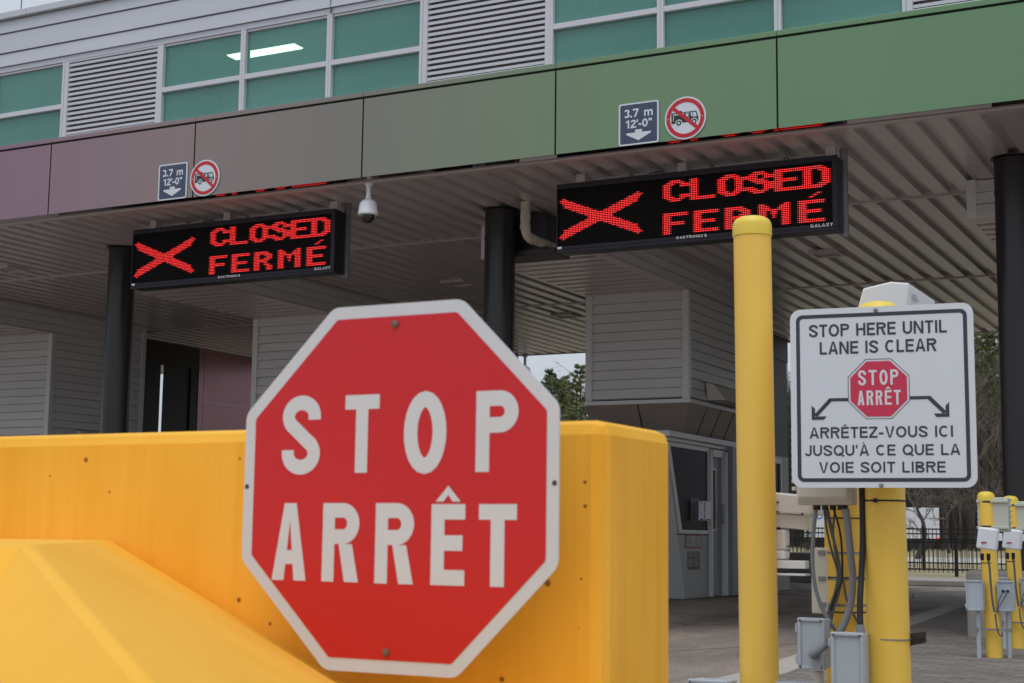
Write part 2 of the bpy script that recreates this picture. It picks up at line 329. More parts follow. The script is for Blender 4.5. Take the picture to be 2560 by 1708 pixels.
sx_ = n.new('ShaderNodeMixRGB'); sx_.inputs[1].default_value = (.5, .5, .5, 1); l.new(sm_.outputs[0], sx_.inputs[0]); l.new(t.outputs['Fac'], sx_.inputs[2]); l.new(sx_.outputs[0], ad.inputs[0]); l.new(t3.outputs['Fac'], ad.inputs[1])
r = n.new('ShaderNodeValToRGB'); r.color_ramp.elements[0].position = .38; r.color_ramp.elements[1].position = .62
r.color_ramp.elements[0].color = (*lin(240, 178, 53), 1); r.color_ramp.elements[1].color = (*lin(249, 191, 72), 1)
hf = n.new('ShaderNodeMath'); hf.operation = 'MULTIPLY'; hf.inputs[1].default_value = .5; l.new(ad.outputs[0], hf.inputs[0]); l.new(hf.outputs[0], r.inputs[0])
vo = n.new('ShaderNodeTexVoronoi'); vo.voronoi_dimensions = '2D'; vo.inputs['Scale'].default_value = 13; sv = n.new('ShaderNodeSeparateXYZ'); cv = n.new('ShaderNodeCombineXYZ'); l.new(g.outputs['Position'], sv.inputs[0]); l.new(sv.outputs['X'], cv.inputs[0]); yz = n.new('ShaderNodeMath'); yz.operation = 'ADD'; l.new(sv.outputs['Y'], yz.inputs[0]); l.new(sv.outputs['Z'], yz.inputs[1]); l.new(yz.outputs[0], cv.inputs[1]); l.new(cv.outputs[0], vo.inputs['Vector'])
vr = n.new('ShaderNodeSeparateXYZ'); l.new(vo.outputs['Color'], vr.inputs[0])
sz = n.new('ShaderNodeMath'); sz.operation = 'MULTIPLY_ADD'; sz.inputs[1].default_value = .20; sz.inputs[2].default_value = -.125; l.new(vr.outputs[0], sz.inputs[0])
hl = n.new('ShaderNodeMath'); hl.operation = 'LESS_THAN'; l.new(vo.outputs['Distance'], hl.inputs[0]); l.new(sz.outputs[0], hl.inputs[1])
hm = n.new('ShaderNodeMixRGB'); hm.inputs[2].default_value = (*lin(152, 102, 42), 1); hw = n.new('ShaderNodeMath'); hw.operation = 'MULTIPLY'; l.new(hl.outputs[0], hw.inputs[0]); l.new(sm_.outputs[0], hw.inputs[1]); l.new(hw.outputs[0], hm.inputs[0]); l.new(r.outputs[0], hm.inputs[1]); l.new(hm.outputs[0], b.inputs['Base Color'])
bp = n.new('ShaderNodeBump'); bp.inputs['Strength'].default_value = .25; bp.inputs['Distance'].default_value = .01; l.new(t3.outputs['Fac'], bp.inputs['Height']); l.new(bp.outputs[0], b.inputs['Normal'])
am = MATS['asphalt']; n = am.node_tree.nodes; l = am.node_tree.links; b = n['Principled BSDF']
g = n.new('ShaderNodeNewGeometry'); mp = n.new('ShaderNodeMapping'); mp.inputs['Rotation'].default_value = (0, 0, R(8)); mp.inputs['Scale'].default_value = (1.5, .45, 1); l.new(g.outputs['Position'], mp.inputs[0])
t1 = n.new('ShaderNodeTexNoise'); t1.inputs['Scale'].default_value = .8; t1.inputs['Detail'].default_value = 8; t1.inputs['Roughness'].default_value = .68; l.new(mp.outputs[0], t1.inputs['Vector'])
t2 = n.new('ShaderNodeTexNoise'); t2.inputs['Scale'].default_value = 45; t2.inputs['Detail'].default_value = 4; l.new(g.outputs['Position'], t2.inputs['Vector'])
r1 = n.new('ShaderNodeValToRGB'); e = r1.color_ramp.elements; e[0].position = .32; e[1].position = .66; e[0].color = (*lin(108, 101, 95), 1); e[1].color = (*lin(176, 161, 147), 1); k = e.new(.5); k.color = (*lin(146, 134, 124), 1); l.new(t1.outputs['Fac'], r1.inputs[0])
r2 = n.new('ShaderNodeValToRGB'); r2.color_ramp.elements[0].position = .3; r2.color_ramp.elements[1].position = .7; r2.color_ramp.elements[0].color = (.62, .62, .62, 1); r2.color_ramp.elements[1].color = (1.25, 1.24, 1.22, 1); l.new(t2.outputs['Fac'], r2.inputs[0])
mx = n.new('ShaderNodeMixRGB'); mx.blend_type = 'MULTIPLY'; mx.inputs[0].default_value = 1; l.new(r1.outputs[0], mx.inputs[1]); l.new(r2.outputs[0], mx.inputs[2])
vc = n.new('ShaderNodeTexVoronoi'); vc.feature = 'DISTANCE_TO_EDGE'; vc.inputs['Scale'].default_value = .42; l.new(n['Mapping'].outputs[0] if False else mp.outputs[0], vc.inputs['Vector'])
wp = n.new('ShaderNodeMath'); wp.operation = 'LESS_THAN'; wp.inputs[1].default_value = .006; l.new(vc.outputs['Distance'], wp.inputs[0])
m2 = n.new('ShaderNodeMixRGB'); m2.inputs[2].default_value = (*lin(66, 61, 58), 1); l.new(wp.outputs[0], m2.inputs[0]); l.new(mx.outputs[0], m2.inputs[1]); l.new(m2.outputs[0], b.inputs['Base Color'])
# brick pavers
pm = mat('pavers', lin(136, 130, 122), 0.9); n = pm.node_tree.nodes; l = pm.node_tree.links; b = n['Principled BSDF']
g = n.new('ShaderNodeNewGeometry'); br = n.new('ShaderNodeTexBrick'); br.inputs['Scale'].default_value = 1; br.inputs['Brick Width'].default_value = .22; br.inputs['Row Height'].default_value = .11; br.inputs['Mortar Size'].default_value = .006
br.inputs['Color1'].default_value = (*lin(140, 134, 129), 1); br.inputs['Color2'].default_value = (*lin(116, 111, 107), 1); br.inputs['Mortar'].default_value = (*lin(84, 80, 76), 1)
mp = n.new('ShaderNodeMapping'); mp.inputs['Rotation'].default_value = (0, 0, R(12)); l.new(g.outputs['Position'], mp.inputs[0]); l.new(mp.outputs[0], br.inputs['Vector'])
t = n.new('ShaderNodeTexNoise'); t.inputs['Scale'].default_value = 1.4; t.inputs['Detail'].default_value = 6; l.new(g.outputs['Position'], t.inputs['Vector'])
r = n.new('ShaderNodeValToRGB'); r.color_ramp.elements[0].color = (.72, .7, .68, 1); r.color_ramp.elements[1].color = (1.2, 1.16, 1.1, 1); l.new(t.outputs['Fac'], r.inputs[0])
mx = n.new('ShaderNodeMixRGB'); mx.blend_type = 'MULTIPLY'; mx.inputs[0].default_value = 1; l.new(br.outputs['Color'], mx.inputs[1]); l.new(r.outputs[0], mx.inputs[2]); l.new(mx.outputs[0], b.inputs['Base Color'])
# ------------------------------------------------------------------ ground
def sheet(name, poly, z, m):
    o = MB().quad(*[(x, y, z) for x, y in poly]).build(name, m); return struct(o)
sheet('ground', [(-700, -40), (700, -40), (700, 900), (-700, 900)], -0.012, 'dead_grass')
sheet('road', [(-90, -30), (60, -30), (60, 30.6), (-90, 30.6)], 0.0, 'asphalt')
pav = [(-2.95, 3.0), (3.5, 3.0), (3.5, 26.0), (-4.35, 26.0), (-4.05, 21.0), (-3.62, 16.0), (-3.28, 12.0), (-3.03, 9.5)]
isl = MB(); isl.prism(pav, lambda a, b, d: (a, b, d), 0.001, 0.05); struct(isl.build('pavement', 'pavers'))
kl = [(-2.95, 3.0), (-3.03, 9.5), (-3.28, 12.0), (-3.62, 16.0), (-4.05, 21.0), (-4.35, 26.0)]
kb = MB()
for (a, b) in zip(kl[:-1], kl[1:]):
    kb.hexa([(a[0] - .16, a[1], .001), (a[0] + .1, a[1], .001), (b[0] + .1, b[1], .001), (b[0] - .16, b[1], .001), (a[0] - .15, a[1], .056), (a[0] + .1, a[1], .056), (b[0] + .1, b[1], .056), (b[0] - .15, b[1], .056)])
struct(kb.build('kerb', 'kerb_concrete', bevel=.008))
kb = MB(); kb.box(-90, 60, 30.6, 30.85, 0, .12); struct(kb.build('far_kerb', 'kerb_concrete', bevel=.02))
ap = MB(); Y0, Y1 = 18.3, 27.0
for xr_ in (-17.91, -12.37, -6.84, -1.3):
    a, b = xr_ - 1.55, xr_ - .19
    ap.add([(a, Y0, .105), (b, Y0, .105), (b, Y1, .105), (a, Y1, .105), (a - 1.4, Y0 - 2.5, .002), (b + 1.6, Y0 - 2.5, .002), (b + 1.6, Y1 + 1, .002), (a - 1.4, Y1 + 1, .002)], [(0, 1, 2, 3), (4, 5, 1, 0), (5, 6, 2, 1), (7, 4, 0, 3), (6, 7, 3, 2)]) if xr_ < -2 else None
struct(ap.build('road', 'asphalt'))
sheet('path', [(-90, 30.85), (60, 30.85), (60, 33.6), (-90, 33.6)], 0.1, 'concrete')
sheet('road_line', [(-90, 28.1), (60, 28.1), (60, 28.45), (-90, 28.45)], 0.004, 'kerb_concrete')
sheet('far_road', [(-300, 62), (200, 62), (200, 84), (-300, 84)], 0.0, 'pale_road')
# ------------------------------------------------------------------ the station building
FY = 12.47; SZ = 4.5
bld = thing('border_station', 'border inspection station with colour shifting green to violet canopy fascia and teal window band', 'building', (-8, FY, 0))
joints = [-21.1, -19.0, -16.88, -14.7, -12.55, -10.44, -8.26, -6.07, -3.885, -1.70, 0.48, 2.66, 4.84]
for a, b in zip(joints[:-1], joints[1:]):
    MB().box(a + .009, b - .009, FY, FY + .006, SZ, 5.322).build('fascia_panel', 'fascia', bld)
    MB().box(a + .002, b - .002, FY - .004, FY + .3, 5.345, 5.395).build('fascia_cap', 'fascia', bld, bevel=.003)
    MB().box(a + .006, b - .006, FY + .008, FY + .175, SZ + .001, SZ + .02).build('fascia_underside', 'fascia_underside', bld)
MB().box(-32, 8, FY + .02, FY + .11, SZ + .03, 5.34).build('fascia_backing', 'black_gap', bld)
MB().box(-32, 8, FY + .175, FY + .26, SZ - .014, SZ + .02).build('soffit_edge_trim', 'soffit_trim', bld, bevel=.003)
PITCH = 0.2695
def deck(y0, y1):
    m = MB(); x = -3.299 - PITCH * 106
    while x < 7:
        a, b, c, d, e = x, x + .012, x + .112, x + .124, x + PITCH
        h = SZ + .053
        m.quad((a, y0, SZ), (a, y1, SZ), (b, y1, h), (b, y0, h)); m.quad((b, y0, h), (b, y1, h), (c, y1, h), (c, y0, h))
        m.quad((c, y0, h), (c, y1, h), (d, y1, SZ), (d, y0, SZ)); m.quad((d, y0, SZ), (d, y1, SZ), (e, y1, SZ), (e, y0, SZ))
        m.quad((a, y1, SZ), (d, y1, SZ), (c, y1, h), (b, y1, h)); x += PITCH
    return m
for y0, y1 in ((FY + .26, 15.66), (15.72, 20.80), (20.86, 26.55)):
    deck(y0, y1).build('soffit_panel', 'soffit_metal', bld)
    MB().box(-32, 8, y1 + .001, y1 + .06, SZ - .012, SZ + .08).build('soffit_seam', 'soffit_trim', bld)
MB().box(-32, 8, FY + .3, 26.6, SZ + .1, 5.3).build('roof_slab', 'cladding', bld)
WY = 12.6
def window_bay(x0, x1):
    f = MB(); yy0, yy1 = WY - .035, WY + .06
    f.box(x0, x0 + .032, yy0, yy1, 5.36, 6.335); f.box(x1 - .032, x1, yy0, yy1, 5.36, 6.335)
    f.box(x0 + .032, x1 - .032, yy0 + .003, yy1, 5.36, 5.43); f.box(x0 + .032, x1 - .032, yy0 + .003, yy1, 5.775, 5.83); f.box(x0 + .032, x1 - .032, yy0 + .02, yy1, 6.31, 6.335)
    w = f.build('window', 'frame_white', bld, bevel=.003)
    for z0, z1 in ((5.43, 5.775), (5.83, 6.31)):
        MB().box(x0 + .033, x1 - .033, WY + .012, WY + .02, z0 + .001, z1 - .001).build('pane', 'teal_glass', w)
    MB().box(x0 + .55, x0 + .57, WY + .3, WY + .34, 5.36, 5.79).build('inner_mullion', 'dark_steel', w)
def louvre_bay(x0, x1):
    f = MB(); f.box(x0, x0 + .055, WY - .03, WY + .08, 5.36, 6.335); f.box(x1 - .055, x1, WY - .03, WY + .08, 5.36, 6.335)
    f.box(x0 + .055, x1 - .055, WY - .027, WY + .08, 6.315, 6.335); f.box(x0 + .055, x1 - .055, WY - .027, WY + .08, 5.36, 5.44)
    l = f.build('louvre_frame', 'frame_white', bld, bevel=.003)
    s = MB(); z = 5.45
    while z < 6.30:
        s.hexa([(x0 + .056, WY - .02, z), (x1 - .056, WY - .02, z), (x1 - .056, WY + .05, z + .038), (x0 + .056, WY + .05, z + .038), (x0 + .056, WY - .02, z + .031), (x1 - .056, WY - .02, z + .031), (x1 - .056, WY + .05, z + .054), (x0 + .056, WY + .05, z + .054)])
        z += .0585
    s.build('louvre_slats', 'louvre_white', l)
    MB().box(x0 + .056, x1 - .056, WY + .075, WY + .08, 5.441, 6.31).build('louvre_back', 'louvre_back', l)
for k in range(-2, 3):
    o = 4.87 * k
    for a, b in ((-11.055, -9.908), (-9.906, -8.776), (-8.774, -7.632)): window_bay(a + o, b + o)
    louvre_bay(-7.63 + o, -6.187 + o)
c = MB(); c.box(-32, 8, 12.57, 12.68, 6.337, 6.40)
for z0, z1 in ((6.405, 6.56), (6.575, 6.81), (6.825, 6.975)):
    c.hexa([(-32, 12.545, z0), (8, 12.545, z0), (8, 12.66, z0), (-32, 12.66, z0), (-32, 12.56, z1), (8, 12.56, z1), (8, 12.66, z1), (-32, 12.66, z1)])
c.box(-32, 8, 12.60, 12.66, 6.40, 6.98)
cl = c.build('wall_cladding', 'cladding', bld)
for i in range(-2, 3): MB().box(i * 4.87 - 8.76, i * 4.87 - 8.753, 12.541, 12.57, 6.341, 6.97).build('cladding_joint', 'galvanised', cl)
pc = MB()
for i in range(-13, 4): pc.box(i * 2.44 - .9, i * 2.44 + 1.535, 12.50, 12.8, 6.985, 7.065)
pc.build('parapet_cap', 'cladding', bld, bevel=.006)
MB().box(-32, 8, 17.0, 17.1, 5.3, 6.95).build('room_back_wall', 'room_wall', bld)
MB().box(-32, 8, 12.72, 17.1, 6.9, 6.95).build('room_ceiling', 'room_ceiling', bld)
rb_ = MB()
for i in range(-20, 6): rb_.box(i * 1.62 - .09, i * 1.62 + .09, 12.75, 17.0, 6.74, 6.899)
rb_.box(-32, 8, 14.9, 15.05, 6.6, 6.739); rb_.build('ceiling_beams', 'room_wall', bld)
pt = MB()
for x in (-14.1, -9.2, -5.6, -3.1): pt.box(x, x + .12, 13.4, 17.0, 5.3, 6.59)
pt.build('room_partition', 'booth_blue', bld)
MB().box(-32, 8, 12.72, 26.6, 6.96, 7.02).build('roof', 'cladding', bld)
for X in (-2.2, -7.68, -13.16, -18.64, -24.1):
    m = MB(); m.lathe([(.172, .6), (.172, SZ - .02)], (X, 14.4, 0), 40); m.lathe([(.178, SZ - .34), (.178, SZ - .32)], (X, 14.4, 0), 40)
    co = m.build('column', 'column_black', bld)
    MB().box(X - .46, X + .40, 14.0, 14.8, 0.001, .64).build('column_plinth', 'concrete', co, bevel=.03)
    MB().lathe([(.2, SZ - .012), (.2, SZ - .001)], (X, 14.4, 0), 40).build('column_collar', 'column_black', co)
rod = MB().tube([(-13.62, 12.9, 7.0), (-13.60, 12.9, 7.62)], .006, 6).build('lightning_rod', 'dark_steel'); tag(rod, 'thin lightning rod on the grey parapet at the far left of the roof', 'lightning rod')
tl = thing('ceiling_lamp', 'lit fluorescent tube lamp on the ceiling behind the teal upper windows', 'lamp', (-10.75, 14.06, 6.7))
MB().box(-11.27, -10.24, 13.95, 14.17, 6.66, 6.70).build('lamp_housing', 'room_ceiling', tl)
MB().box(-11.25, -10.26, 13.97, 14.15, 6.648, 6.659).build('lamp_diffuser', 'tube_lamp', tl)
# recessed soffit lights
def soffit_light(x, y, label):
    t = thing('soffit_light', label, 'light', (x, y, SZ), 'recessed lights in the canopy soffit')
    f = MB(); f.box(x - .19, x + .19, y - .19, y - .15, SZ - .03, SZ + .02); f.box(x - .19, x + .19, y + .15, y + .19, SZ - .03, SZ + .02); f.box(x - .19, x - .15, y - .15, y + .15, SZ - .03, SZ + .02); f.box(x + .15, x + .19, y - .15, y + .15, SZ - .03, SZ + .02)
    f.build('lamp_frame', 'soffit_trim', t, bevel=.004); MB().box(x - .149, x + .149, y - .149, y + .149, SZ - .012, SZ + .02).build('lamp_lens', 'lamp_lens', t); return t
s0 = soffit_light(-5.09, 18.36, 'square soffit light to the right of the tall yellow bollard')
dup(s0, (-10.50 + 5.09, 0.05, 0), 'square soffit light just left of the middle black column, above the stop sign')
dup(s0, (-10.44 + 5.09, 21.9 - 18.36, 0), 'square soffit light in the far bay between the middle column and the central booth')
dup(s0, (-15.69 + 5.09, 14.9 - 18.36, 0), 'square soffit light at the left edge, left of the left black column')
# ------------------------------------------------------------------ inspection booths
def boards(m, axis, p, a0, a1, z0, z1, n, sgn):   # alternate flush and recessed horizontal boards on one face
    h = (z1 - z0) / n
    for i in range(n):
        r = .034 if i % 2 else 0.016; za, zb = z0 + i * h + .007, z0 + (i + 1) * h
        o, q = r - .016, r + .012                 # lower edge stands proud of the upper edge
        if axis == 'x': m.hexa([(a0, p + o, za), (a1, p + o, za), (a1, p + .09, za), (a0, p + .09, za), (a0, p + q, zb), (a1, p + q, zb), (a1, p + .09, zb), (a0, p + .09, zb)])
        else:
            g = lambda d: p - sgn * d
            m.hexa([(g(.09), a0, za), (g(o), a0, za), (g(o), a1, za), (g(.09), a1, za), (g(.09), a0, zb), (g(q), a0, zb), (g(q), a1, zb), (g(.09), a1, zb)])
def make_booth(xr0=-6.84, zb0=2.67, dark_end=26.3, label='central grey inspection booth with a side door, papers and notices, right of the stop sign'):
    xr = xr0; xl = xr - 1.46; y0 = 18.04; y1 = 20.3
    t = thing('inspection_booth', label, 'booth', (xr, y0, 0), 'inspection booths under the canopy')
    m = MB(); nb = round((4.1 - zb0) / .129); zq = zb0 + .03
    boards(m, 'x', y0, xl + .08, xr - .085, zq, 4.1, nb, 1); boards(m, 'y', xr, y0 + .085, y1 - .085, zq, 4.1, nb, 1); boards(m, 'y', xl, y0 + .085, y1 - .085, zq, 4.1, nb, -1)
    m.box(xl + .07, xr - .07, y0 + .07, y1, zq, 4.49); m.build('siding', 'siding', t)
    for b in ((xl - .004, xl + .089, y0 - .005, y0 + .09, zb0 + .01, 4.1), (xr - .089, xr + .004, y0 - .005, y0 + .09, zb0 + .01, 4.1), (xr - .09, xr + .006, y1 - .09, y1, zb0 + .01, 4.5), (xl - .006, xl + .09, y1 - .09, y1, zb0 + .01, 4.5)): MB().box(*b).build('corner_trim', 'siding_trim', t, bevel=.004)
    MB().box(xl - .02, xr + .02, y0 - .02, y1, zb0 - .045, zb0 + .008).build('drip_trim', 'siding_trim', t, bevel=.004)
    # dropped beam in front of the booth
    b0 = 15.1; m = MB(); boards(m, 'x', b0, xl + .085, xr - .085, 4.12, 4.49, 3, 1); boards(m, 'y', xr, b0 + .085, y1, 4.12, 4.49, 3, 1); boards(m, 'y', xl, b0 + .085, y1, 4.12, 4.49, 3, -1)
    m.box(xl + .07, xr - .07, b0 + .07, y0 + .07, 4.17, 4.48)
    for x in (xl, xr - .085): m.box(x - .003, x + .088, b0 - .004, b0 + .085, 4.11, 4.495)
    bh = m.build('dropped_beam', 'siding', t)
    m = MB(); y = b0 + .14; m.box(xl, xl + .03, b0, y0, 4.1, 4.13); m.box(xr - .15, xr, b0, y0, 4.1, 4.13); m.box(xl + .03, xr - .15, b0, b0 + .13, 4.1, 4.13)
    while y < y0 - .1: m.box(xl + .03, xr - .15, y, y + .15, 4.1, 4.135); y += .2695
    m.box(xl + .03, xr - .15, b0 + .13, y0, 4.16, 4.17); m.build('beam_underside', 'soffit_metal', bh)
    m = MB(); m.box(xr - .03, xr + .02, b0 + .1, y1, 4.455, 4.494); m.build('beam_trim', 'soffit_trim', bh)
    # brown flare below the siding
    xb = xr - .21; a = [(xl, y0), (xr, y0), (xr, y1), (xl, y1)]; c = [(xl - .04, 18.38), (xb, 18.38), (xb, y1 + .2), (xl - .04, y1 + .2)]; zs = zb0 - .046
    m = MB(); m.hexa([(*p, zs - .40) for p in c] + [(*p, zs) for p in a]); fl = m.build('flare_panel', 'booth_brown', t)
    m = MB()
    p0 = (xl + .74, y0); p1 = (xl + .70, 18.38)
    m.hexa([(p1[0], p1[1] - .006, zs - .4), (p1[0] + .014, p1[1] - .006, zs - .4), (p1[0] + .014, p1[1], zs - .4), (p1[0], p1[1], zs - .4), (p0[0], p0[1] - .006, zs), (p0[0] + .014, p0[1] - .006, zs), (p0[0] + .014, p0[1], zs), (p0[0], p0[1], zs)])
    for yy in (18.82, 19.35, 19.88):
        m.hexa([(xb, yy, zs - .4), (xb + .006, yy, zs - .4), (xb + .006, yy + .014, zs - .4), (xb, yy + .014, zs - .4), (xr, yy - .08, zs), (xr + .006, yy - .08, zs), (xr + .006, yy - .066, zs), (xr, yy - .066, zs)])
    m.build('flare_joint', 'black_gap', fl)
    # lower cabin
    m = MB(); m.prism([(17.78, 2.17), (18.44, .11), (23.0, .11), (23.0, 2.17)], lambda a, b, d: (d, a, b), xl - .04, xb); cab = m.build('cabin_wall', 'booth_grey', t, bevel=.006)
    m = MB(); m.box(xl, xb - .02, 18.5, 22.98, 0.002, .109); m.build('base_strip', 'dark_steel', cab)
    m = MB(); m.box(xl - .06, xb + .10, 17.64, 20.34, 2.172, 2.245); m.box(xb - .02, xb + .05, 17.7, 20.34, 2.12, 2.170); m.build('canopy_trim', 'siding_trim', cab, bevel=.005)
    m = MB(); m.quad((xb + .004, 17.885, 2.06), (xb + .004, 18.29, 1.0), (xb + .004, 19.27, 1.0), (xb + .004, 19.27, 2.06)); w = m.build('window', 'booth_glass', cab)
    m = MB(); f = lambda a, b, d: (d, a, b)
    m.prism([(17.80, 2.115), (17.885, 2.06), (18.29, 1.0), (18.23, .955)], f, xb + .001, xb + .02); m.prism([(17.80, 2.115), (19.33, 2.115), (19.27, 2.06), (17.885, 2.06)], f, xb + .001, xb + .022)
    m.box(xb + .001, xb + .022, 19.27, 19.33, .96, 2.06); m.prism([(18.29, 1.0), (19.27, 1.0), (19.27, .955), (18.27, .955)], f, xb + .001, xb + .022); m.build('window_frame', 'siding_trim', w)
    MB().box(xb, xb + .003, 18.12, 19.33, .935, .945).build('seam', 'black_gap', cab)
    d = MB().box(xb + .002, xb + .012, 19.40, 19.83, .13, 2.0).build('door', 'booth_blue', cab)
    MB().box(xb + .0125, xb + .016, 19.45, 19.56, 1.02, 1.82).build('door_glass', 'booth_glass', d)
    m = MB(); m.box(xb + .0125, xb + .022, 19.425, 19.45, 1.0, 1.85); m.box(xb + .0125, xb + .022, 19.56, 19.585, 1.0, 1.85); m.box(xb + .0125, xb + .022, 19.45, 19.56, 1.82, 1.85); m.box(xb + .0125, xb + .022, 19.45, 19.56, 1.0, 1.02); m.build('door_glass_frame', 'siding_trim', d)
    m = MB(); m.tube([(xb + .013, 19.76, 1.36), (xb + .06, 19.76, 1.36), (xb + .06, 19.76, 1.1), (xb + .013, 19.76, 1.1)], .008, 8); m.build('handle', 'galvanised', d)
    m = MB(); m.box(xb + .001, xb + .09, 19.835, 19.87, .115, 2.08); m.box(xb + .001, xb + .035, 19.87, 19.99, .115, 2.08); m.box(xb + .001, xb + .045, 19.335, 19.395, .115, 2.1); m.box(xb + .001, xb + .055, 19.395, 19.83, 2.0, 2.1); m.build('door_frame', 'siding_trim', cab, bevel=.003)
    MB().box(xb + .001, xb + .12, 20.0, 20.36, .111, 2.168).build('corner_post', 'booth_blue', cab, bevel=.004)
    w2 = MB().box(xb + .001, xb + .006, 20.45, 22.5, .98, 2.05).build('window', 'booth_glass', cab)
    m = MB(); m.box(xb + .001, xb + .03, 20.37, 20.45, .9, 2.13); m.box(xb + .001, xb + .03, 22.5, 22.56, .9, 2.13); m.box(xb + .001, xb + .03, 20.45, 22.5, .92, .98); m.box(xb + .001, xb + .03, 20.45, 22.5, 2.05, 2.13); m.build('window_frame', 'siding_trim', w2)
    m = MB(); m.lathe([(.07, 0), (.07, .06), (.05, .1), (.02, .11)], (xb + .03, 20.42, 1.62), 16, axis=(1, -.3, 0)); m.build('wall_bell', 'plastic_white', cab)
    # hood on the side wall
    zh = zb0 + .04
    m = MB(); m.hexa([(xr, 18.72, zh), (xr + .26, 18.72, zh), (xr + .26, 20.0, zh), (xr, 20.0, zh), (xr, 18.68, zh + .24), (xr + .10, 18.68, zh + .21), (xr + .10, 20.0, zh + .21), (xr, 20.0, zh + .24)]); m.build('side_hood', 'plastic_beige', t, bevel=.006)
    # office core behind the booth: dark doors and maroon panels
    xc = xr - 1.23; m = MB(); m.box(xc - .02, xc, 20.3, 22.14, 0.002, 4.08); m.box(xc - .02, xc, 22.235, dark_end, .002, 4.08); m.box(xc - .1, xc + .02, 20.3, dark_end, 4.08, 4.5)
    m.box(xc, xc + .03, 23.0, 23.04, .002, 4.08)
    k = m.build('dark_partition', 'dark_wall', t)
    if dark_end < 26:
        m = MB(); m.box(xc - .08, xc + .01, dark_end + .01, dark_end + .16, .002, 4.5)
        for z0, z1 in ((.05, 1.2), (1.21, 2.34), (2.35, 3.47), (3.48, 4.5)): m.box(xc - .08, xc + .01, dark_end + .17, 26.3, z0, z1)
        m.build('maroon_panel', 'maroon_panel', t)
    return t
booth = make_booth()
dup(booth, (-5.53, 0, 0), 'grey inspection booth half hidden behind the red stop sign')
make_booth(-6.84 - 11.07, 2.28, 23.25, 'grey inspection booth at the left edge, left of the dark doorway and maroon panels')
dup(booth, (5.54, 0.02, 0), 'grey inspection booth on the right, only its dropped beam showing beside the right column')
# papers and notices on the central booth
xb = -7.05
hd = thing('paper_holder', 'white paper holder with two blue marked sheets beside the booth door', 'paper holder', (xb, 18.95, 1.13))
MB().box(xb + .006, xb + .012, 18.62, 18.94, 1.12, 1.42).build('backing_plate', 'notice_grey', hd)
for k, (a, b) in enumerate(((.012, .092), (.096, .172))):
    y = 18.92 + .03 * k; s = MB().box(xb + a, xb + b, y, y + .012, 1.13, 1.39 - .0 * k).build('paper_sheet', 'paper', hd)
    MB().box(xb + a + .02, xb + b - .015, y - .002, y - .0005, 1.135, 1.15).box(xb + a + .03, xb + b - .03, y - .002, y - .0005, 1.37, 1.385).box(xb + a + .03, xb + b - .04, y - .002, y - .0005, 1.21, 1.22).build('blue_mark', 'paper_blue', s)
nt = thing('notice', 'white notice with a red border below the booth window', 'notice', (xb, 18.75, .8))
MB().box(xb + .001, xb + .006, 18.446, 19.054, .762, .938).build('red_border', 'notice_red', nt)
MB().box(xb + .0065, xb + .008, 18.47, 19.03, .782, .922).build('sheet', 'notice_white', nt)
m = MB(); rr = random.Random(3)
for i in range(6):
    z = .90 - i * .019
    if i == 1: continue
    m.box(xb + .0085, xb + .009, 18.49, 18.49 + .18 + rr.random() * .06, z - .006, z); m.box(xb + .0085, xb + .009, 18.77, 18.77 + .16 + rr.random() * .08, z - .006, z)
m.build('printed_lines', 'notice_grey', nt)
nt = thing('notice', 'dark grey notice with rows of pale print, under the red bordered notice', 'notice', (xb, 18.75, .6))
MB().box(xb + .001, xb + .005, 18.53, 18.975, .483, .721).build('sheet', 'notice_grey', nt)
m = MB()
for i in range(12):
    z = .705 - i * .0155
    if i == 4: continue
    m.box(xb + .0055, xb + .006, 18.55, 18.55 + .13 + rr.random() * .05, z - .006, z); m.box(xb + .0055, xb + .006, 18.76, 18.76 + .13 + rr.random() * .06, z - .006, z)
m.build('printed_lines', 'notice_white', nt)
# ------------------------------------------------------------------ LED lane signs
BITS = {
 'C': ['....########....', '..############..', '########..######', '######....######', '######..........', '######..........', '######..........', '######..........', '######....######', '########..######', '..############..', '....########....'],
 'L': ['######..........'] * 10 + ['################'] * 2,
 'O': ['....########....', '..############..', '########.#######'] + ['######....######'] * 6 + ['########.#######', '..############..', '....########....'],
 'S': ['....########....', '..############..', '########..######', '########..######', '..##########....', '....##########..', '......##########', '..........######', '######....######', '########..######', '..############..', '....########....'],
 'E': ['################'] * 2 + ['######..........'] * 3 + ['##############..'] * 2 + ['######..........'] * 3 + ['################'] * 2,
 'D': ['############....', '##############..', '######..########'] + ['######....######'] * 6 + ['######..########', '##############..', '############....'],
 'F': ['################'] * 2 + ['######..........'] * 3 + ['##############..'] * 2 + ['######..........'] * 5,
 'R': ['############....', '##############..', '######..########', '######....######', '######..########', '##############..', '############....', '######..####....', '######..######..', '######....######', '######....######', '######....######'],
 'M': ['#####.........#####', '#######.....#######', '########...########', '###################', '######.#####.######', '######.#####.######', '######..###..######', '######..###..######', '######.......######', '######.......######', '######.......######', '######.......######']}
def led_dots():
    on = set()
    def put(ch, c0, r0):
        for r, row in enumerate(BITS[ch]):
            for c, q in enumerate(row):
                if q == '#': on.add((c0 + c, r0 + r))
    for i, ch in enumerate('CLOSED'): put(ch, 64 + 16 * i, 1)
    for ch, c0 in (('F', 64), ('E', 82), ('R', 100), ('M', 119), ('E', 141)): put(ch, c0, 19)
    for r, a, b in ((15, 151, 154), (16, 149, 152), (17, 147, 150)):
        for c in range(a, b + 1): on.add((c, r))
    for c in range(53):
        for r in range(27):
            for ctr in (3.2 + 20.6 * c / 52, 23.8 - 20.6 * c / 52):
                if abs(r - ctr) <= min(2.8, c * .8 + .4, (52 - c) * .8 + .4): on.add((c, r + 3))
    return on
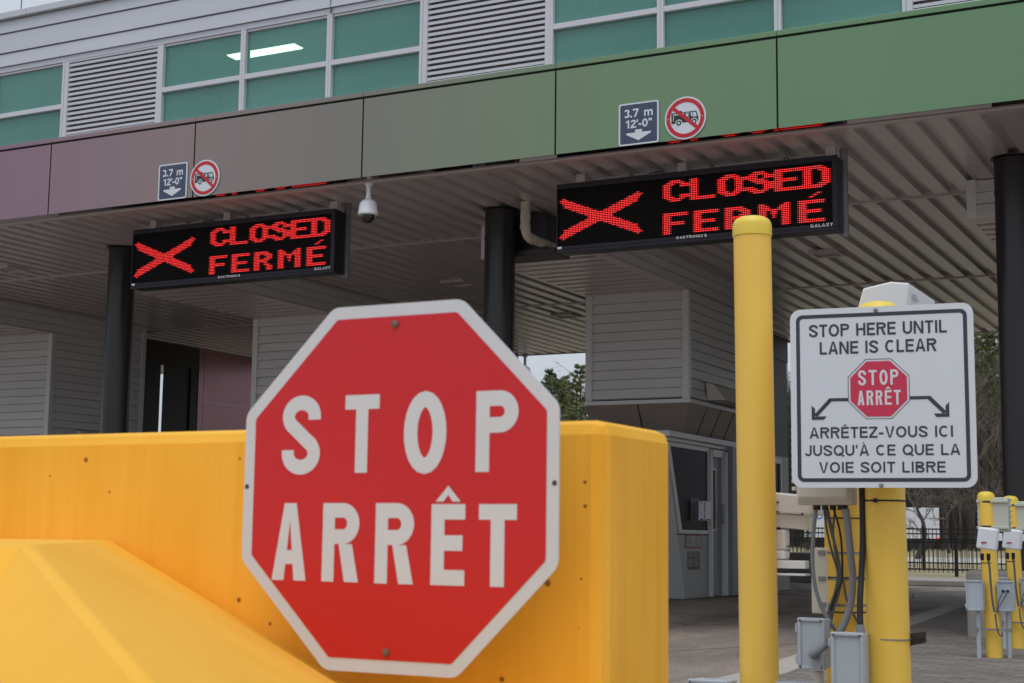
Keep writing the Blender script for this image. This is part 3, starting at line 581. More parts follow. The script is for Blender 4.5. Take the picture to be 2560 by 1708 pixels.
def make_led():
    x0, x1, yf, z0, z1 = -6.395, -3.556, 13.2, 3.70, 4.39
    t = thing('lane_sign', 'right LED lane sign with a red cross reading CLOSED FERMÉ, behind the tall bollard', 'LED sign', ((x0 + x1) / 2, yf, z0), 'red LED lane signs')
    MB().box(x0, x1, yf + .015, yf + .2, z0, z1).build('housing', 'led_side', t, bevel=.006)
    p = 2.758 / 159; fx = lambda c: -6.377 + p * c; fz = lambda r: 4.327 - .0177 * r
    MB().box(x0 + .008, fx(160), yf + .006, yf + .0145, fz(32), fz(-.8)).build('face', 'led_black', t)
    m = MB(); m.box(x0 - .003, x1 + .003, yf - .012, yf + .0148, fz(-.8) + .001, z1 + .004); m.box(x0 - .003, x1 + .003, yf - .008, yf + .0148, 3.728, fz(32) - .001); m.box(x0 - .003, x1 + .003, yf - .014, yf + .0148, z0 - .004, 3.724)
    m.box(x0 - .003, x0 + .007, yf - .012, yf + .0148, 3.729, fz(-.8)); m.box(fx(160) + .001, x1 + .003, yf - .012, yf + .0148, 3.729, fz(-.8)); m.build('bezel', 'led_bezel', t)
    on = led_dots(); a = .0056; m = MB(); d = MB(); b = .0026
    for c in range(160):
        for r in range(32):
            x, z = fx(c), fz(r)
            if (c, r) in on:
                edge = ((c - 1, r) not in on) or ((c + 1, r) not in on); a = .0026 if edge else .0054
                m.quad(*[(x + a * math.cos(R(60 * k)), yf + .003, z + a * math.sin(R(60 * k))) for k in range(6)])
            else: d.quad((x - b, yf + .0035, z - b), (x + b, yf + .0035, z - b), (x + b, yf + .0035, z + b), (x - b, yf + .0035, z + b))
    m.build('lit_message', 'led_red', t); d.build('unlit_dots', 'led_dark_dot', t)
    fn = lambda u, v, q: (u, yf - .0085 - q, v)
    m = MB(); lay_text(m, 'DAKTRONICS', -5.122, -4.815, 3.735, 3.761, .23, fn, .2); lay_text(m, 'GALAXY', -3.81, -3.60, 3.734, 3.766, .2, fn, .2); m.build('maker_lettering', 'logo_white', t)
    MB().box(x0 + .01, x0 + .055, yf - .0105, yf - .0085, 3.735, 3.757).build('rating_plate', 'paper', t)
    m = MB()
    for x in (x0 + .22, (x0 + x1) / 2 - .12, x1 - .08): m.box(x - .045, x + .045, yf + .07, yf + .15, z1, SZ)
    m.box(x0 + .3, x1 - .1, yf + .17, yf + .2, z1 + .06, z1 + .075); m.build('hanger', 'soffit_trim', t)
    m = MB()
    for x in (x0 + .78, x0 + 1.62, x0 + 2.35): m.tube([(x + .02 * math.cos(R(q)), yf + .04, z1 + .022 + .02 * math.sin(R(q))) for q in range(0, 361, 30)], .0055, 6)
    m.tube([(x0 + .95, yf + .1, z1), (x0 + .95, yf + .1, z1 + .05), (x0 + 1.1, yf + .1, z1 + .05), (x0 + 1.1, yf + .1, z1)], .006, 6); m.build('lifting_eye', 'led_side', t)
    m = MB(); m.box(x1 - .03, x1 + .035, yf + .205, yf + .25, z0 - .03, SZ); m.build('angle_post', 'galvanised', t)
    return t
led = make_led()
dup(led, (-5.51, 0.0, 0), 'left LED lane sign with a red cross reading CLOSED FERMÉ, above the yellow barrier')
# ------------------------------------------------------------------ clearance and no-motorhome signs on the fascia
def rrect(x0, x1, z0, z1, r, n=5):
    p = []
    for cx, cz, a in ((x1 - r, z1 - r, 0), (x0 + r, z1 - r, 90), (x0 + r, z0 + r, 180), (x1 - r, z0 + r, 270)):
        p += [(cx + r * math.cos(R(a + 90 * i / n)), cz + r * math.sin(R(a + 90 * i / n))) for i in range(n + 1)]
    return p
def make_height():
    cx, cz = -5.208, 4.70; yf = FY - .012; fn = lambda a, b, d: (cx + a, yf - d, cz + b)
    t = thing('clearance_sign', 'square navy clearance sign reading 3.7 m on the green fascia panel', 'clearance sign', (cx, FY, cz), 'clearance signs on the fascia')
    MB().prism(rrect(-.2, .2, -.2, .2, .022), fn, -.008, .0).build('plate', 'sign_white', t)
    MB().prism(rrect(-.184, .184, -.186, .186, .012), fn, .0003, .001).build('field', 'sign_navy', t)
    m = MB(); l = .0014
    for ch, a, b in (('3', -.145, -.09), ('.', -.083, -.066), ('7', -.058, .0), ('m', .055, .142)): lay_glyph(m, ch, a, b, .062, .062 + (.08 if ch != 'm' else .078), .2, fn, l)
    for ch, a, b, z0, h in (('1', -.128, -.093, -.04, .078), ('2', -.08, -.024, -.04, .078), ("'", -.017, -.004, -.04, .078), ('-', .0, .03, -.04, .078), ('0', .036, .092, -.04, .078), ('"', .1, .132, -.04, .078)): lay_glyph(m, ch, a, b, z0, z0 + h, .2, fn, l)
    for p in ([(-.035, -.058), (.035, -.058), (.035, -.084), (-.035, -.084)], [(-.12, -.085), (.12, -.085), (.122, -.1), (.0, -.162), (-.122, -.1)]): m.quad(*[fn(a, b, l + .0004) for a, b in p])
    m.build('lettering', 'logo_white' if False else 'sign_white', t)
    m = MB()
    for a in (-.168, .168):
        for b in (-.17, .17): m.lathe([(.006, 0), (.004, .003)], fn(a, b, .002), 8, axis=(0, -1, 0))
    m.build('rivet', 'screw_steel', t); return t
def ring(m, fn, r0, r1, d, n=64):
    for i in range(n):
        a, b = 2 * math.pi * i / n, 2 * math.pi * (i + 1) / n
        m.quad(fn(r0 * math.cos(a), r0 * math.sin(a), d), fn(r1 * math.cos(a), r1 * math.sin(a), d), fn(r1 * math.cos(b), r1 * math.sin(b), d), fn(r0 * math.cos(b), r0 * math.sin(b), d))
def disc(fn, cx, cz, r, d, n=20): return [fn(cx + r * math.cos(2 * math.pi * i / n), cz + r * math.sin(2 * math.pi * i / n), d) for i in range(n)]
def make_round():
    cx, cz = -4.748, 4.695; yf = FY - .012; fn = lambda a, b, d: (cx + a, yf - d, cz + b); S = .2
    t = thing('no_motorhomes_sign', 'round white sign with a barred motorhome in a red ring on the green fascia', 'round sign', (cx, FY, cz), 'no motorhome signs on the fascia')
    MB().prism([(S * math.cos(2 * math.pi * i / 64), S * math.sin(2 * math.pi * i / 64)) for i in range(64)], fn, -.008, 0).build('plate', 'sign_white', t)
    v = MB(); P = lambda pts, d: v.quad(*[fn(a, b, d) for a, b in pts])
    P([(-.135, -.03), (-.135, .055), (.105, .055), (.125, -.0), (.125, -.038), (.1, -.038), (.0, -.03)][::-1] if False else [(-.135, -.045), (.125, -.04), (.126, .0), (.106, .056), (-.135, .055)], .0006)
    P([(-.065, .055), (-.03, .055), (-.036, .068), (-.05, .073), (-.062, .068)], .0006)
    v.build('motorhome', 'sign_black', t)
    w = MB(); Q = lambda pts, d=.0012: w.quad(*[fn(a, b, d) for a, b in pts])
    Q([(.052, .045), (.07, .045), (.07, .005), (.06, .005)]); Q([(.077, .045), (.099, .045), (.112, .002), (.077, .004)]); Q([(.002, .046), (.036, .046), (.036, -.034), (.03, -.034), (.03, .04), (.002, .04)]) if False else None
    Q([(.008, .038), (.028, .038), (.028, .012), (.008, .012)]); Q([(-.03, .046), (-.012, .046), (-.012, .02), (-.03, .02)]); Q([(-.118, .044), (-.05, .044), (-.05, .038), (-.118, .038)])
    Q([(-.118, .038), (-.113, .038), (-.113, -.02), (-.118, -.02)]); Q([(.0, .048), (.036, .048), (.036, .044), (.0, .044)]); Q([(.033, .044), (.036, .044), (.036, -.03), (.033, -.03)])
    for k in range(5): Q([(-.108 + k * .012, .038), (-.098 + k * .012, .038), (-.103 + k * .012, .029)])
    for x in (-.062, .085):
        w.quad(*disc(fn, x, -.042, .033, .0016))
    w.build('motorhome_windows', 'sign_white', t)
    for x in (-.062, .085):
        k = MB().quad(*disc(fn, x, -.042, .025, .002)).build('motorhome_wheel', 'sign_black', t)
        MB().quad(*disc(fn, x, -.042, .011, .0024)).build('wheel_hub', 'sign_white', k)
    rd = MB(); ring(rd, fn, .148, .184, .0032); c = math.cos(R(-41)); s = math.sin(R(-41)); h = .0165; L = .15
    rd.quad(*[fn(a * c - b * s, a * s + b * c, .0029) for a, b in ((-L, -h), (L, -h), (L, h), (-L, h))]); rd.build('red_ring', 'sign_red', t)
    m = MB()
    for a in (-.166, .166): m.lathe([(.005, 0), (.003, .003)], fn(a, .0, .0035), 8, axis=(0, -1, 0))
    m.build('rivet', 'logo_white', t); return t
hs_ = make_height(); dup(hs_, (-10.718 + 5.208, 0, 0), 'square navy clearance sign reading 3.7 m on the violet fascia panel')
rs_ = make_round(); dup(rs_, (-10.274 + 4.748, 0, 0), 'round white sign with a barred motorhome in a red ring on the violet grey fascia')
# ------------------------------------------------------------------ dome cameras, pipe, black unit
def dome(x, y, s, label):
    t = thing('dome_camera', label, 'security camera', (x, y, SZ), 'dome cameras hanging from the canopy')
    MB().lathe([(.05 * s, -.022), (.05 * s, -.01), (.03 * s, -.04), (.026 * s, -.045), (.026 * s, -.16 * s), (.031 * s, -.165 * s), (.031 * s, -.185 * s)][::-1], (x, y, SZ), 20).build('stem', 'plastic_white', t)
    MB().lathe([(.092 * s, -.375 * s), (.112 * s, -.37 * s), (.115 * s, -.35 * s), (.11 * s, -.345 * s), (.098 * s, -.25 * s), (.085 * s, -.22 * s), (.034 * s, -.187 * s)], (x, y, SZ), 32).build('housing', 'plastic_white', t)
    MB().lathe([(.012 * s, -.463 * s), (.04 * s, -.455 * s), (.064 * s, -.435 * s), (.076 * s, -.405 * s), (.078 * s, -.376 * s)], (x, y, SZ), 32).build('dome', 'dome_glass', t)
    return t
dome(-8.32, 12.70, .92, 'white dome camera hanging from the front edge of the canopy between the two LED signs')
dome(-13.58, 26.60, 1.15, 'far dome camera hanging from the back edge of the canopy against the sky')
pp = thing('drain_pipe', 'pale plastic drain pipe bending out of the soffit beside the middle column', 'pipe', (-7.25, 14.17, SZ))
path = [(-7.25, 14.17, SZ)] + [(-7.25, 14.17 + .12 - .12 * math.cos(R(a)), 4.24 - .12 * math.sin(R(a))) for a in range(0, 91, 15)] + [(-7.25, 15.1, 4.12)]
MB().tube(path, .052, 20).build('pipe', 'pipe_white', pp)
m = MB()
for z in (4.36, 4.25): m.lathe([(.058, 0), (.058, .05)], (-7.25, 14.17, z - .05), 20)
m.lathe([(.058, 0), (.058, .06)], (-7.25, 14.30, 4.12), 20, axis=(0, 1, 0)); m.build('pipe_collar', 'pipe_white', pp)
bx = thing('equipment_box', 'black equipment box on a flanged plate hanging behind the middle column', 'box', (-7.45, 14.75, SZ))
MB().box(-7.75, -7.22, 14.62, 14.92, 4.06, 4.48).build('box', 'column_black', bx, bevel=.01)
MB().box(-7.75, -7.08, 14.55, 14.95, 3.985, 4.055).build('flange_plate', 'dark_steel', bx, bevel=.01)
# ------------------------------------------------------------------ yellow concrete barrier
br_ = thing('concrete_barrier', 'long yellow painted concrete barrier with a sloped nose, behind the stop sign', 'barrier', (-2.0, 2.3, 0))
x1, ya, yb, zt = -0.978, 2.2, 2.5, 1.088
m = MB(); m.box(-3.6, x1, ya, yb, 0, zt); w = m.build('barrier_wall', 'barrier_yellow', br_, bevel=.024, seg=2)
T1 = Vector((-1.321, 1.315, .882)); T2 = Vector((-2.008, 2.2, .882)); B2 = Vector((-1.474, 2.2, .649))
nrm = (T2 - T1).cross(B2 - T1).normalized()
ryd = (RIGHT * (380 - 1280) + DOWN * (1708 - 854) + FWD * 3735); k = nrm.dot(T1 - Vector((0, 0, CAMZ))) / nrm.dot(ryd); R2 = Vector((0, 0, CAMZ)) + ryd * k
dB = (B2 - T2); gB = T2 + dB * (-(T2.z) / dB.z); dR = (R2 - T1); gR = T1 + dR * (-(T1.z) / dR.z)
T0 = Vector((-1.75, .95, .882)); L0 = Vector((-2.8, 2.2, .882)); g0 = Vector((-1.15, .30, 0.0)); gl = Vector((-2.8, .5, 0))
m = MB(); E_ = lambda v: tuple(v)
vs = [T1, T2, L0, T0, gB, gR, g0, gl, Vector((-2.8, 2.2, 0)), Vector((T2.x, 2.2, 0))]
fs = [(0, 1, 2, 3), (1, 0, 5, 4), (0, 3, 6, 5), (3, 2, 7, 6), (2, 8, 7), (1, 4, 9), (2, 1, 9, 8)]
m.add(vs, fs); nose = m.build('sloped_nose', 'barrier_yellow', br_, bevel=.014, seg=3)
# ------------------------------------------------------------------ stop sign
SX, SY, SZ0 = -1.2992, 2.0755, .978
sf = lambda a, b, d: (SX + a, SY - d, SZ0 + b)
def octa(S): a = S / 2; q = a * math.tan(math.pi / 8); return [(-q, a), (-a, q), (-a, -q), (-q, -a), (q, -a), (a, -q), (a, q), (q, a)]
def octr(S, r, n=4):
    o = octa(S); out = []
    for i in range(8):
        p, c, q = Vector(o[i - 1]), Vector(o[i]), Vector(o[(i + 1) % 8]); a = c + (p - c).normalized() * r; b = c + (q - c).normalized() * r
        out += [tuple(a * (1 - t) ** 2 + c * 2 * t * (1 - t) + b * t * t) for t in [k / n for k in range(n + 1)]]
    return out
st = thing('stop_sign', 'large red octagonal stop sign reading STOP ARRÊT in front of the yellow barrier', 'stop sign', (SX, SY, SZ0))
MB().prism(octr(.6, .012), sf, -.003, 0).build('plate', 'sign_silver', st)
MB().prism(octr(.558, .004), sf, .0002, .0008).build('red_field', 'sign_red', st)
m = MB(); l = .0012
for ch, a, b, c, d, wgt in (('S', -.2218, -.1440, .0195, .1531, .185), ('T', -.0950, -.0278, .0215, .1505, .185), ('O', .0202, .0999, .0189, .1524, .19), ('P', .1540, .2298, .0210, .1492, .19), ('A', -.2350, -.1654, -.1567, -.0283, .18), ('R', -.1337, -.0616, -.1568, -.0282, .185), ('R', -.0302, .0431, -.1575, -.0281, .185), ('E', .0752, .1372, -.1574, -.0296, .19), ('T', .1617, .2289, -.1574, -.0295, .19)):
    lay_glyph(m, ch, a, b, c, d, wgt, sf, l)
for p in ([(.0829, -.0256), (.0975, -.0256), (.1058, -.0150), (.1058, -.0003)], [(.1287, -.0256), (.1058, -.0003), (.1058, -.0150), (.1141, -.0256)]): m.quad(*[sf(a, b, l + .0006) for a, b in p])
m.build('lettering', 'stop_white', st)
m = MB()
for a, b in ((-.001, .2655), (-.0045, -.267)): m.lathe([(.0068, 0), (.0062, .003), (.003, .0042)], sf(a, b, .0008), 14, axis=(0, -1, 0))
m.build('screw', 'screw_steel', st)
m = MB()
for a, b in ((-.2935, .0), (.293, .003)): m.quad(*[sf(a + .0042 * math.cos(R(30 * i)), b + .0042 * math.sin(R(30 * i)), .0009) for i in range(12)])
m.build('bolt_hole', 'sign_ink', st)
m = MB(); m.box(SX - .03, SX + .03, SY + .004, SY + .02, SZ0 - .28, SZ0 + .105); m.box(SX - .02, SX + .02, SY + .021, 2.199, SZ0 - .08, SZ0 - .04); m.box(SX - .02, SX + .02, SY + .021, 2.199, SZ0 + .03, SZ0 + .07); m.build('mounting_bracket', 'galvanised', st)
# ------------------------------------------------------------------ bollards
def bollard(m_, c_, base, top, r, label, group, mt='bollard_yellow', capname='cap', lip=1.07, h=.06, lean=(0, 0)):
    base = Vector(base); t = thing('bollard', label, 'bollard', base, group)
    H = top - base.z - h; v = MB(); L = Vector((lean[0], lean[1], 0))
    v.lathe([(r, 0), (r, H)], base, 40)
    for i, p in enumerate(v.v): v.v[i] = p + L * ((p.z - base.z) / H)
    v.build('sleeve', mt, t)
    c = MB(); q = r * lip; c.lathe([(q, -.02), (q, h * .35), (r * 1.02, h * .5), (r * .93, h * .72), (r * .7, h * .9), (r * .35, h), (.002, h)], base + Vector((L.x, L.y, H)), 40); c.build('cap', 'bollard_cap', t); return t
PZ = .05
mb = at(1890, 1300, 5.45); tall = bollard(None, None, (mb.x + .0, mb.y + .03, PZ), at(1884, 533, 5.45).z + .026, .0702, 'tall plain yellow bollard in front of the right LED sign', None, 'bollard_sleeve', lip=1.05, h=.058, lean=(-.015, 0))
sb = at(2222, 1400, 5.12); signb = bollard(None, None, (sb.x, sb.y, PZ), at(2199, 738, 5.1).z, .0715, 'yellow bollard carrying the white stop here sign', None, 'bollard_yellow', lip=1.33, h=.06, lean=(-.02, 0))
rb = at(2113, 1400, 5.42); rear = bollard(None, None, (rb.x, rb.y, PZ), 1.72, .073, 'yellow bollard wrapped in grey and black cables beside the stop here sign', None)
MB().lathe([(.0735, .62), (.0735, .628)], (sb.x - .01, sb.y, .0), 32).build('black_tie', 'rubber_black', signb) if False else None
m = MB(); zt_ = at(2222, 1253, 5.05).z; m.lathe([(.0728, 0), (.0728, .006)], (sb.x - .012, sb.y, zt_), 36); m.box(sb.x - .03, sb.x - .018, sb.y - .081, sb.y - .07, zt_ - .004, zt_ + .01); m.build('cable_tie', 'rubber_black', signb)
m = MB(); zb = at(2222, 1600, 5.05).z; m.lathe([(.0722, 0), (.0722, .004)], (sb.x - .003, sb.y, zb), 36)
m.build('wire_band', 'galvanised', signb)
q = at(2262, 1603, 5.06); m = MB(); m.hexa([(q.x, q.y, q.z - .02), (q.x + .065, q.y + .0, q.z - .004), (q.x + .065, q.y + .03, q.z - .004), (q.x, q.y + .03, q.z - .02), (q.x, q.y, q.z - .016), (q.x + .065, q.y, q.z + .0), (q.x + .065, q.y + .03, q.z + .0), (q.x, q.y + .03, q.z - .016)])
m.hexa([(q.x, q.y + .03, q.z - .02), (q.x + .065, q.y + .03, q.z - .004), (q.x + .065, q.y + .034, q.z - .004), (q.x, q.y + .034, q.z - .02), (q.x, q.y + .03, q.z + .022), (q.x + .065, q.y + .03, q.z + .034), (q.x + .065, q.y + .034, q.z + .034), (q.x, q.y + .034, q.z + .022)])
m.lathe([(.006, 0), (.006, .02)], (q.x + .05, q.y + .028, q.z + .014), 8, axis=(0, -1, 0)); m.build('strut_bracket', 'dark_steel', signb)
# ------------------------------------------------------------------ white lane-clear sign
yw = R(6); TC = Vector((-1.2052, 4.9844, 1.3754)); tr_ = Vector((math.cos(yw), math.sin(yw), 0)); tn = Vector((math.sin(yw), -math.cos(yw), 0))
tf = lambda a, b, d: tuple(TC + tr_ * a + Vector((0, 0, b)) + tn * d)
ts = thing('lane_sign_board', 'white square sign reading STOP HERE UNTIL LANE IS CLEAR with a small red stop octagon', 'traffic sign', TC)
MB().prism(rrect(-.303, .301, -.303, .306, .035), tf, -.003, 0).build('plate', 'sign_white', ts)
def frame(m, o, i, d):
    n = len(o)
    for k in range(n): m.quad(tf(*o[k], d), tf(*o[(k + 1) % n], d), tf(*i[(k + 1) % n], d), tf(*i[k], d))
m = MB(); frame(m, rrect(-.283, .281, -.284, .286, .022), rrect(-.27, .268, -.271, .273, .011), .0006); m.build('black_border', 'sign_ink', ts)
m = MB(); l = .0008
lay_text(m, 'STOP HERE UNTIL', -.2385, .2165, .2085, .2515, .172, tf, .1, l); lay_text(m, 'LANE IS CLEAR', -.203, .182, .148, .191, .172, tf, .1, l)
lay_text(m, 'ARRÊTEZ-VOUS ICI', -.241, .2285, -.137, -.0995, .174, tf, .11, l); lay_text(m, "JUSQU'À CE QUE LA", -.2585, .249, -.1965, -.16, .174, tf, .11, l); lay_text(m, 'VOIE SOIT LIBRE', -.2105, .2014, -.2535, -.217, .174, tf, .11, l)
m.build('lettering', 'sign_ink', ts)
OC = Vector((-.0088, .0268)); of = lambda a, b, d: tf(a + OC.x, b + OC.y, d)
m = MB(); frame(m, [(a + OC.x, b + OC.y) for a, b in octa(.2025)], [(a + OC.x, b + OC.y) for a, b in octa(.1985)], .0008); m.build('octagon_outline', 'sign_ink', ts)
so = MB().prism(octa(.186), of, .0006, .0010).build('red_octagon', 'sign_crimson', ts)
m = MB(); l = .0013
for txt, xs, z0, z1 in (('STOP', (-.0759, .0568), .0395, .0905), ('ARRÊT', (-.0785, .0631), -.0275, .0215)):
    n = len(txt); wd = (xs[1] - xs[0]) / (n + (n - 1) * .34); 
    for i, ch in enumerate(txt): lay_glyph(m, ch, xs[0] + i * wd * 1.34, xs[0] + i * wd * 1.34 + wd, z0, z1, .15, tf, l)
m.build('octagon_lettering', 'sign_white', so)
m = MB(); l = .0008; T_ = lambda pts: m.quad(*[tf(a, b, l) for a, b in pts])
T_([(-.1085, -.0015), (-.173, -.0015), (-.178, -.0125), (-.1085, -.0125)]); T_([(-.173, -.0015), (-.226, -.058), (-.214, -.0635), (-.1655, -.0125)]); l += .0002
T_([(-.233, -.074), (-.233, -.026), (-.2215, -.036), (-.2215, -.0625)]); T_([(-.233, -.074), (-.2215, -.0625), (-.183, -.0625), (-.192, -.074)]); l -= .0002
m.build('arrow', 'sign_ink', ts); m = MB()
T_([(.0925, -.0005), (.0925, -.0115), (.152, -.0115), (.158, -.0005)]); T_([(.158, -.0005), (.150, -.0115), (.198, -.0605), (.210, -.0545)]); l += .0002
T_([(.2175, -.071), (.206, -.0595), (.206, -.034), (.2175, -.0225)]); T_([(.2175, -.071), (.177, -.071), (.168, -.0595), (.206, -.0595)])
m.build('arrow', 'sign_ink', ts)
m = MB()
for a, b in ((-.013, .294), (-.006, -.2945)): m.lathe([(.0075, 0), (.0075, .003), (.005, .004), (.004, .006)], tf(a, b, .0005), 14, axis=tn)
m.build('bolt', 'galvanised', ts)
m = MB(); 
for b in (.22, -.24): m.hexa([tf(-.05, b - .01, -.025), tf(.03, b - .01, -.025), tf(.03, b - .01, -.0035), tf(-.05, b - .01, -.0035), tf(-.05, b + .01, -.025), tf(.03, b + .01, -.025), tf(.03, b + .01, -.0035), tf(-.05, b + .01, -.0035)])
m.build('rear_clamp', 'galvanised', ts)
# ------------------------------------------------------------------ boxes, cables and cameras on the near bollards
def jbox(label, c, w, h, d, group='grey junction boxes', name='junction_box', mt='plastic_grey', knocks=()):
    """c = lower middle of the front face; the face looks toward -Y"""
    c = Vector(c); t = thing(name, label, 'junction box', c, group); x, y, z = c
    MB().box(x - w / 2 + .004, x + w / 2 - .004, y + .022, y + d, z + .004, z + h - .004).build('box', mt, t, bevel=.004)
    m = MB(); m.box(x - w / 2, x + w / 2, y + .004, y + .021, z, z + h); ld = m.build('lid', mt, t, bevel=.005)
    m = MB(); e = .012
    m.box(x - w / 2 + .002, x + w / 2 - .002, y - .004, y + .0035, z + h - e, z + h - .001); m.box(x - w / 2 + .002, x + w / 2 - .002, y - .004, y + .0035, z + .001, z + e)
    m.box(x - w / 2 + .002, x - w / 2 + .002 + e, y - .004, y + .0035, z + e + .001, z + h - e - .001); m.box(x + w / 2 - .002 - e * .7, x + w / 2 - .002, y - .003, y + .0035, z + e + .001, z + h - e - .001)
    for zz in (z + .02, z + h - .05): m.box(x - w / 2 - .007, x - w / 2 + .001, y, y + .02, zz, zz + .03)
    m.build('lid_rim', mt, ld, bevel=.0025)
    m = MB()
    for a in (-1, 1):
        for b in (z + .009, z + h - .009): m.lathe([(.004, 0), (.003, .0025)], (x + a * (w / 2 - .012), y - .0042, b), 10, axis=(0, -1, 0))
    m.build('lid_screw', 'screw_steel', ld)
    return t
ZA = 5.17
a0 = at(2028, 1673, ZA); A_ = jbox('grey junction box low on the left, with a grey conduit elbow in its lid', (a0.x, a0.y, at(2028, 1675, ZA).z), .098, at(2028, 1546, ZA).z - at(2028, 1675, ZA).z, .09)
m = MB(); e0 = at(2037, 1637, ZA - .01); m.tube([e0 + Vector((0, .01, 0)), e0 + Vector((0, -.03, .004)), at(2050, 1623, ZA - .05), at(2062, 1612, ZA - .05)], [.017, .016, .0145, .0145], 14); m.build('conduit_elbow', 'conduit_grey', A_)
pz = at(2040, 1680, ZA); m = MB(); m.tube([(pz.x, pz.y + .04, pz.z), (pz.x, pz.y + .04, .05)], .016, 12); m.build('stub_pipe', 'plastic_beige', A_)
ZB = 4.98
b0 = at(2119, 1760, ZB); B_ = jbox('grey junction box against the sign bollard with a black ribbed hose in its top', (b0.x, b0.y, .30), .112, at(2119, 1583, ZB).z - .30, .11)
cp = at(2151, 1580, ZB + .05); m = MB(); m.lathe([(.0155, -.008), (.0155, .006), (.0135, .006), (.0135, .02)], (cp.x, cp.y, at(2119, 1583, ZB).z + .006), 18); m.build('hose_coupling', 'conduit_grey', B_)
m = MB(); m.tube([(b0.x, b0.y + .06, .30), (b0.x, b0.y + .06, .05)], .016, 12); m.build('stub_pipe', 'plastic_grey', B_)
c0 = at(1778, 1720, 5.30); tz = at(1786, 1697, 5.33).z
jbox('grey junction box left of the tall bollard, its lid top at the bottom edge', (c0.x - .005, c0.y - .03, tz - .2), .15, .2, .12)
c0 = at(1975, 1720, 5.36); jbox('grey junction box right of the tall bollard at the bottom edge', (c0.x, c0.y - .03, at(1975, 1706, 5.33).z - .2), .19, .2, .12)
# beige enclosure under the sign
ZE = 5.24; el_, er_ = at(1988, 1262, ZE), at(2147, 1262, ZE); eb = at(2065, 1263, ZE).z; et = at(2065, 1040, ZE).z; ex, ey = (el_.x + er_.x) / 2, el_.y; ew = er_.x - el_.x
en = thing('equipment_enclosure', 'beige plastic enclosure hanging below and behind the stop here sign', 'enclosure', (ex, ey, eb))
MB().box(ex - ew / 2, ex + ew / 2, ey + .012, ey + .09, eb, et).build('box', 'plastic_beige', en, bevel=.006)
m = MB(); m.hexa([(ex - ew / 2 + .004, ey + .011, eb + .006), (ex + ew / 2 - .004, ey + .011, eb + .006), (ex + ew / 2 - .004, ey + .0115, et - .006), (ex - ew / 2 + .004, ey + .0115, et - .006), (ex - ew / 2 + .016, ey - .012, eb + .03), (ex + ew / 2 - .016, ey - .012, eb + .03), (ex + ew / 2 - .016, ey - .012, et - .03), (ex - ew / 2 + .016, ey - .012, et - .03)] and
       [(ex - ew / 2 + .004, ey + .011, eb + .004), (ex + ew / 2 - .004, ey + .011, eb + .004), (ex + ew / 2 - .016, ey - .014, eb + .026), (ex - ew / 2 + .016, ey - .014, eb + .026), (ex - ew / 2 + .004, ey + .011, et), (ex + ew / 2 - .004, ey + .011, et), (ex + ew / 2 - .016, ey - .014, et), (ex - ew / 2 + .016, ey - .014, et)]); m.build('lid', 'plastic_beige', en, bevel=.004)
m = MB()
for i in range(9): zz = eb + .05 + i * .026; m.box(ex - ew / 2 - .016, ex - ew / 2 - .001, ey + .012, ey + .032, zz, zz + .013)
m.build('hinge_teeth', 'plastic_beige', en, bevel=.002)
m = MB()
for u, rr_ in ((2040, .013), (2064, .011), (2086, .011), (2114, .018)): pp_ = at(u, 1268, ZE); m.lathe([(rr_, -.016), (rr_, -.002), (rr_ * 1.15, -.002), (rr_ * 1.15, 0)], (pp_.x, ey + .045, eb - .001), 14)
m.build('cable_gland', 'rubber_black', en)
def cable(name, label, pts, r, m_, Z, group='cables on the bollards', n=10, off=0.0):
    P_ = [at(u, v, Z + (z if len(x) > 2 else 0)) for x in pts for (u, v, z) in [(x[0], x[1], x[2] if len(x) > 2 else 0)]]
    o = MB().tube(spline(P_, 8), r, n).build(name, m_); return tag(o, label, 'cable', group)
cable('conduit', 'grey flexible conduit curving down the left of the cable bundle', [(2040, 1272), (2035, 1320), (2031, 1381), (2033, 1430), (2041, 1480), (2060, 1530), (2092, 1580)], .0072, 'conduit_grey', 5.26)
cable('conduit', 'thick grey conduit sweeping from the beige enclosure into the left junction box', [(2114, 1272), (2120, 1320), (2128, 1400), (2132, 1446), (2127, 1508), (2107, 1567), (2080, 1600), (2058, 1618), (2050, 1626)], .0127, 'conduit_grey', 5.18)
for i, (pts, lab) in enumerate((([(2060, 1270), (2068, 1330), (2080, 1381), (2094, 1430), (2088, 1478), (2072, 1525), (2064, 1570)], 'grey cable looping down the outer left of the bundle'), ([(2064, 1270), (2078, 1330), (2092, 1385), (2099, 1436), (2092, 1480), (2078, 1528), (2070, 1572)], 'second grey cable beside the outer loop in the bundle'), ([(2069, 1270), (2083, 1340), (2096, 1395), (2103, 1440), (2097, 1482), (2083, 1530), (2074, 1575)], 'third grey cable in the middle of the bundle'), ([(2088, 1270), (2083, 1330), (2090, 1390), (2108, 1450), (2117, 1500), (2136, 1540), (2148, 1562)], 'grey cable crossing right behind the black ribbed hose'))):
    cable('cable', lab, pts, .0043, 'cable_grey', 5.325 - .004 * i)
cable('cable', 'thin black cable running down the middle of the cable bundle', [(2083, 1270), (2096, 1312), (2104, 1362), (2105, 1446), (2092, 1480), (2076, 1526)], .0036, 'rubber_black', 5.30)
hp = spline([at(2154, 1200, 5.15), at(2157, 1330, 5.13), at(2154, 1427, 5.1), at(2150, 1500, 5.06), Vector((cp.x, cp.y, at(2119, 1583, ZB).z + .02))], 26)
hm_ = MB().tube(hp, [.0112 if i % 2 else .0098 for i in range(len(hp))], 14).build('hose', 'rubber_black'); tag(hm_, 'black ribbed hose running down beside the sign bollard', 'hose')
m = MB(); 
for v in (1297, 1446, 1532): MB().lathe([(.0745, 0), (.0745, .005)], (rb.x, rb.y, at(2113, v, 5.36).z), 36).build('cable_tie', 'rubber_black', rear)
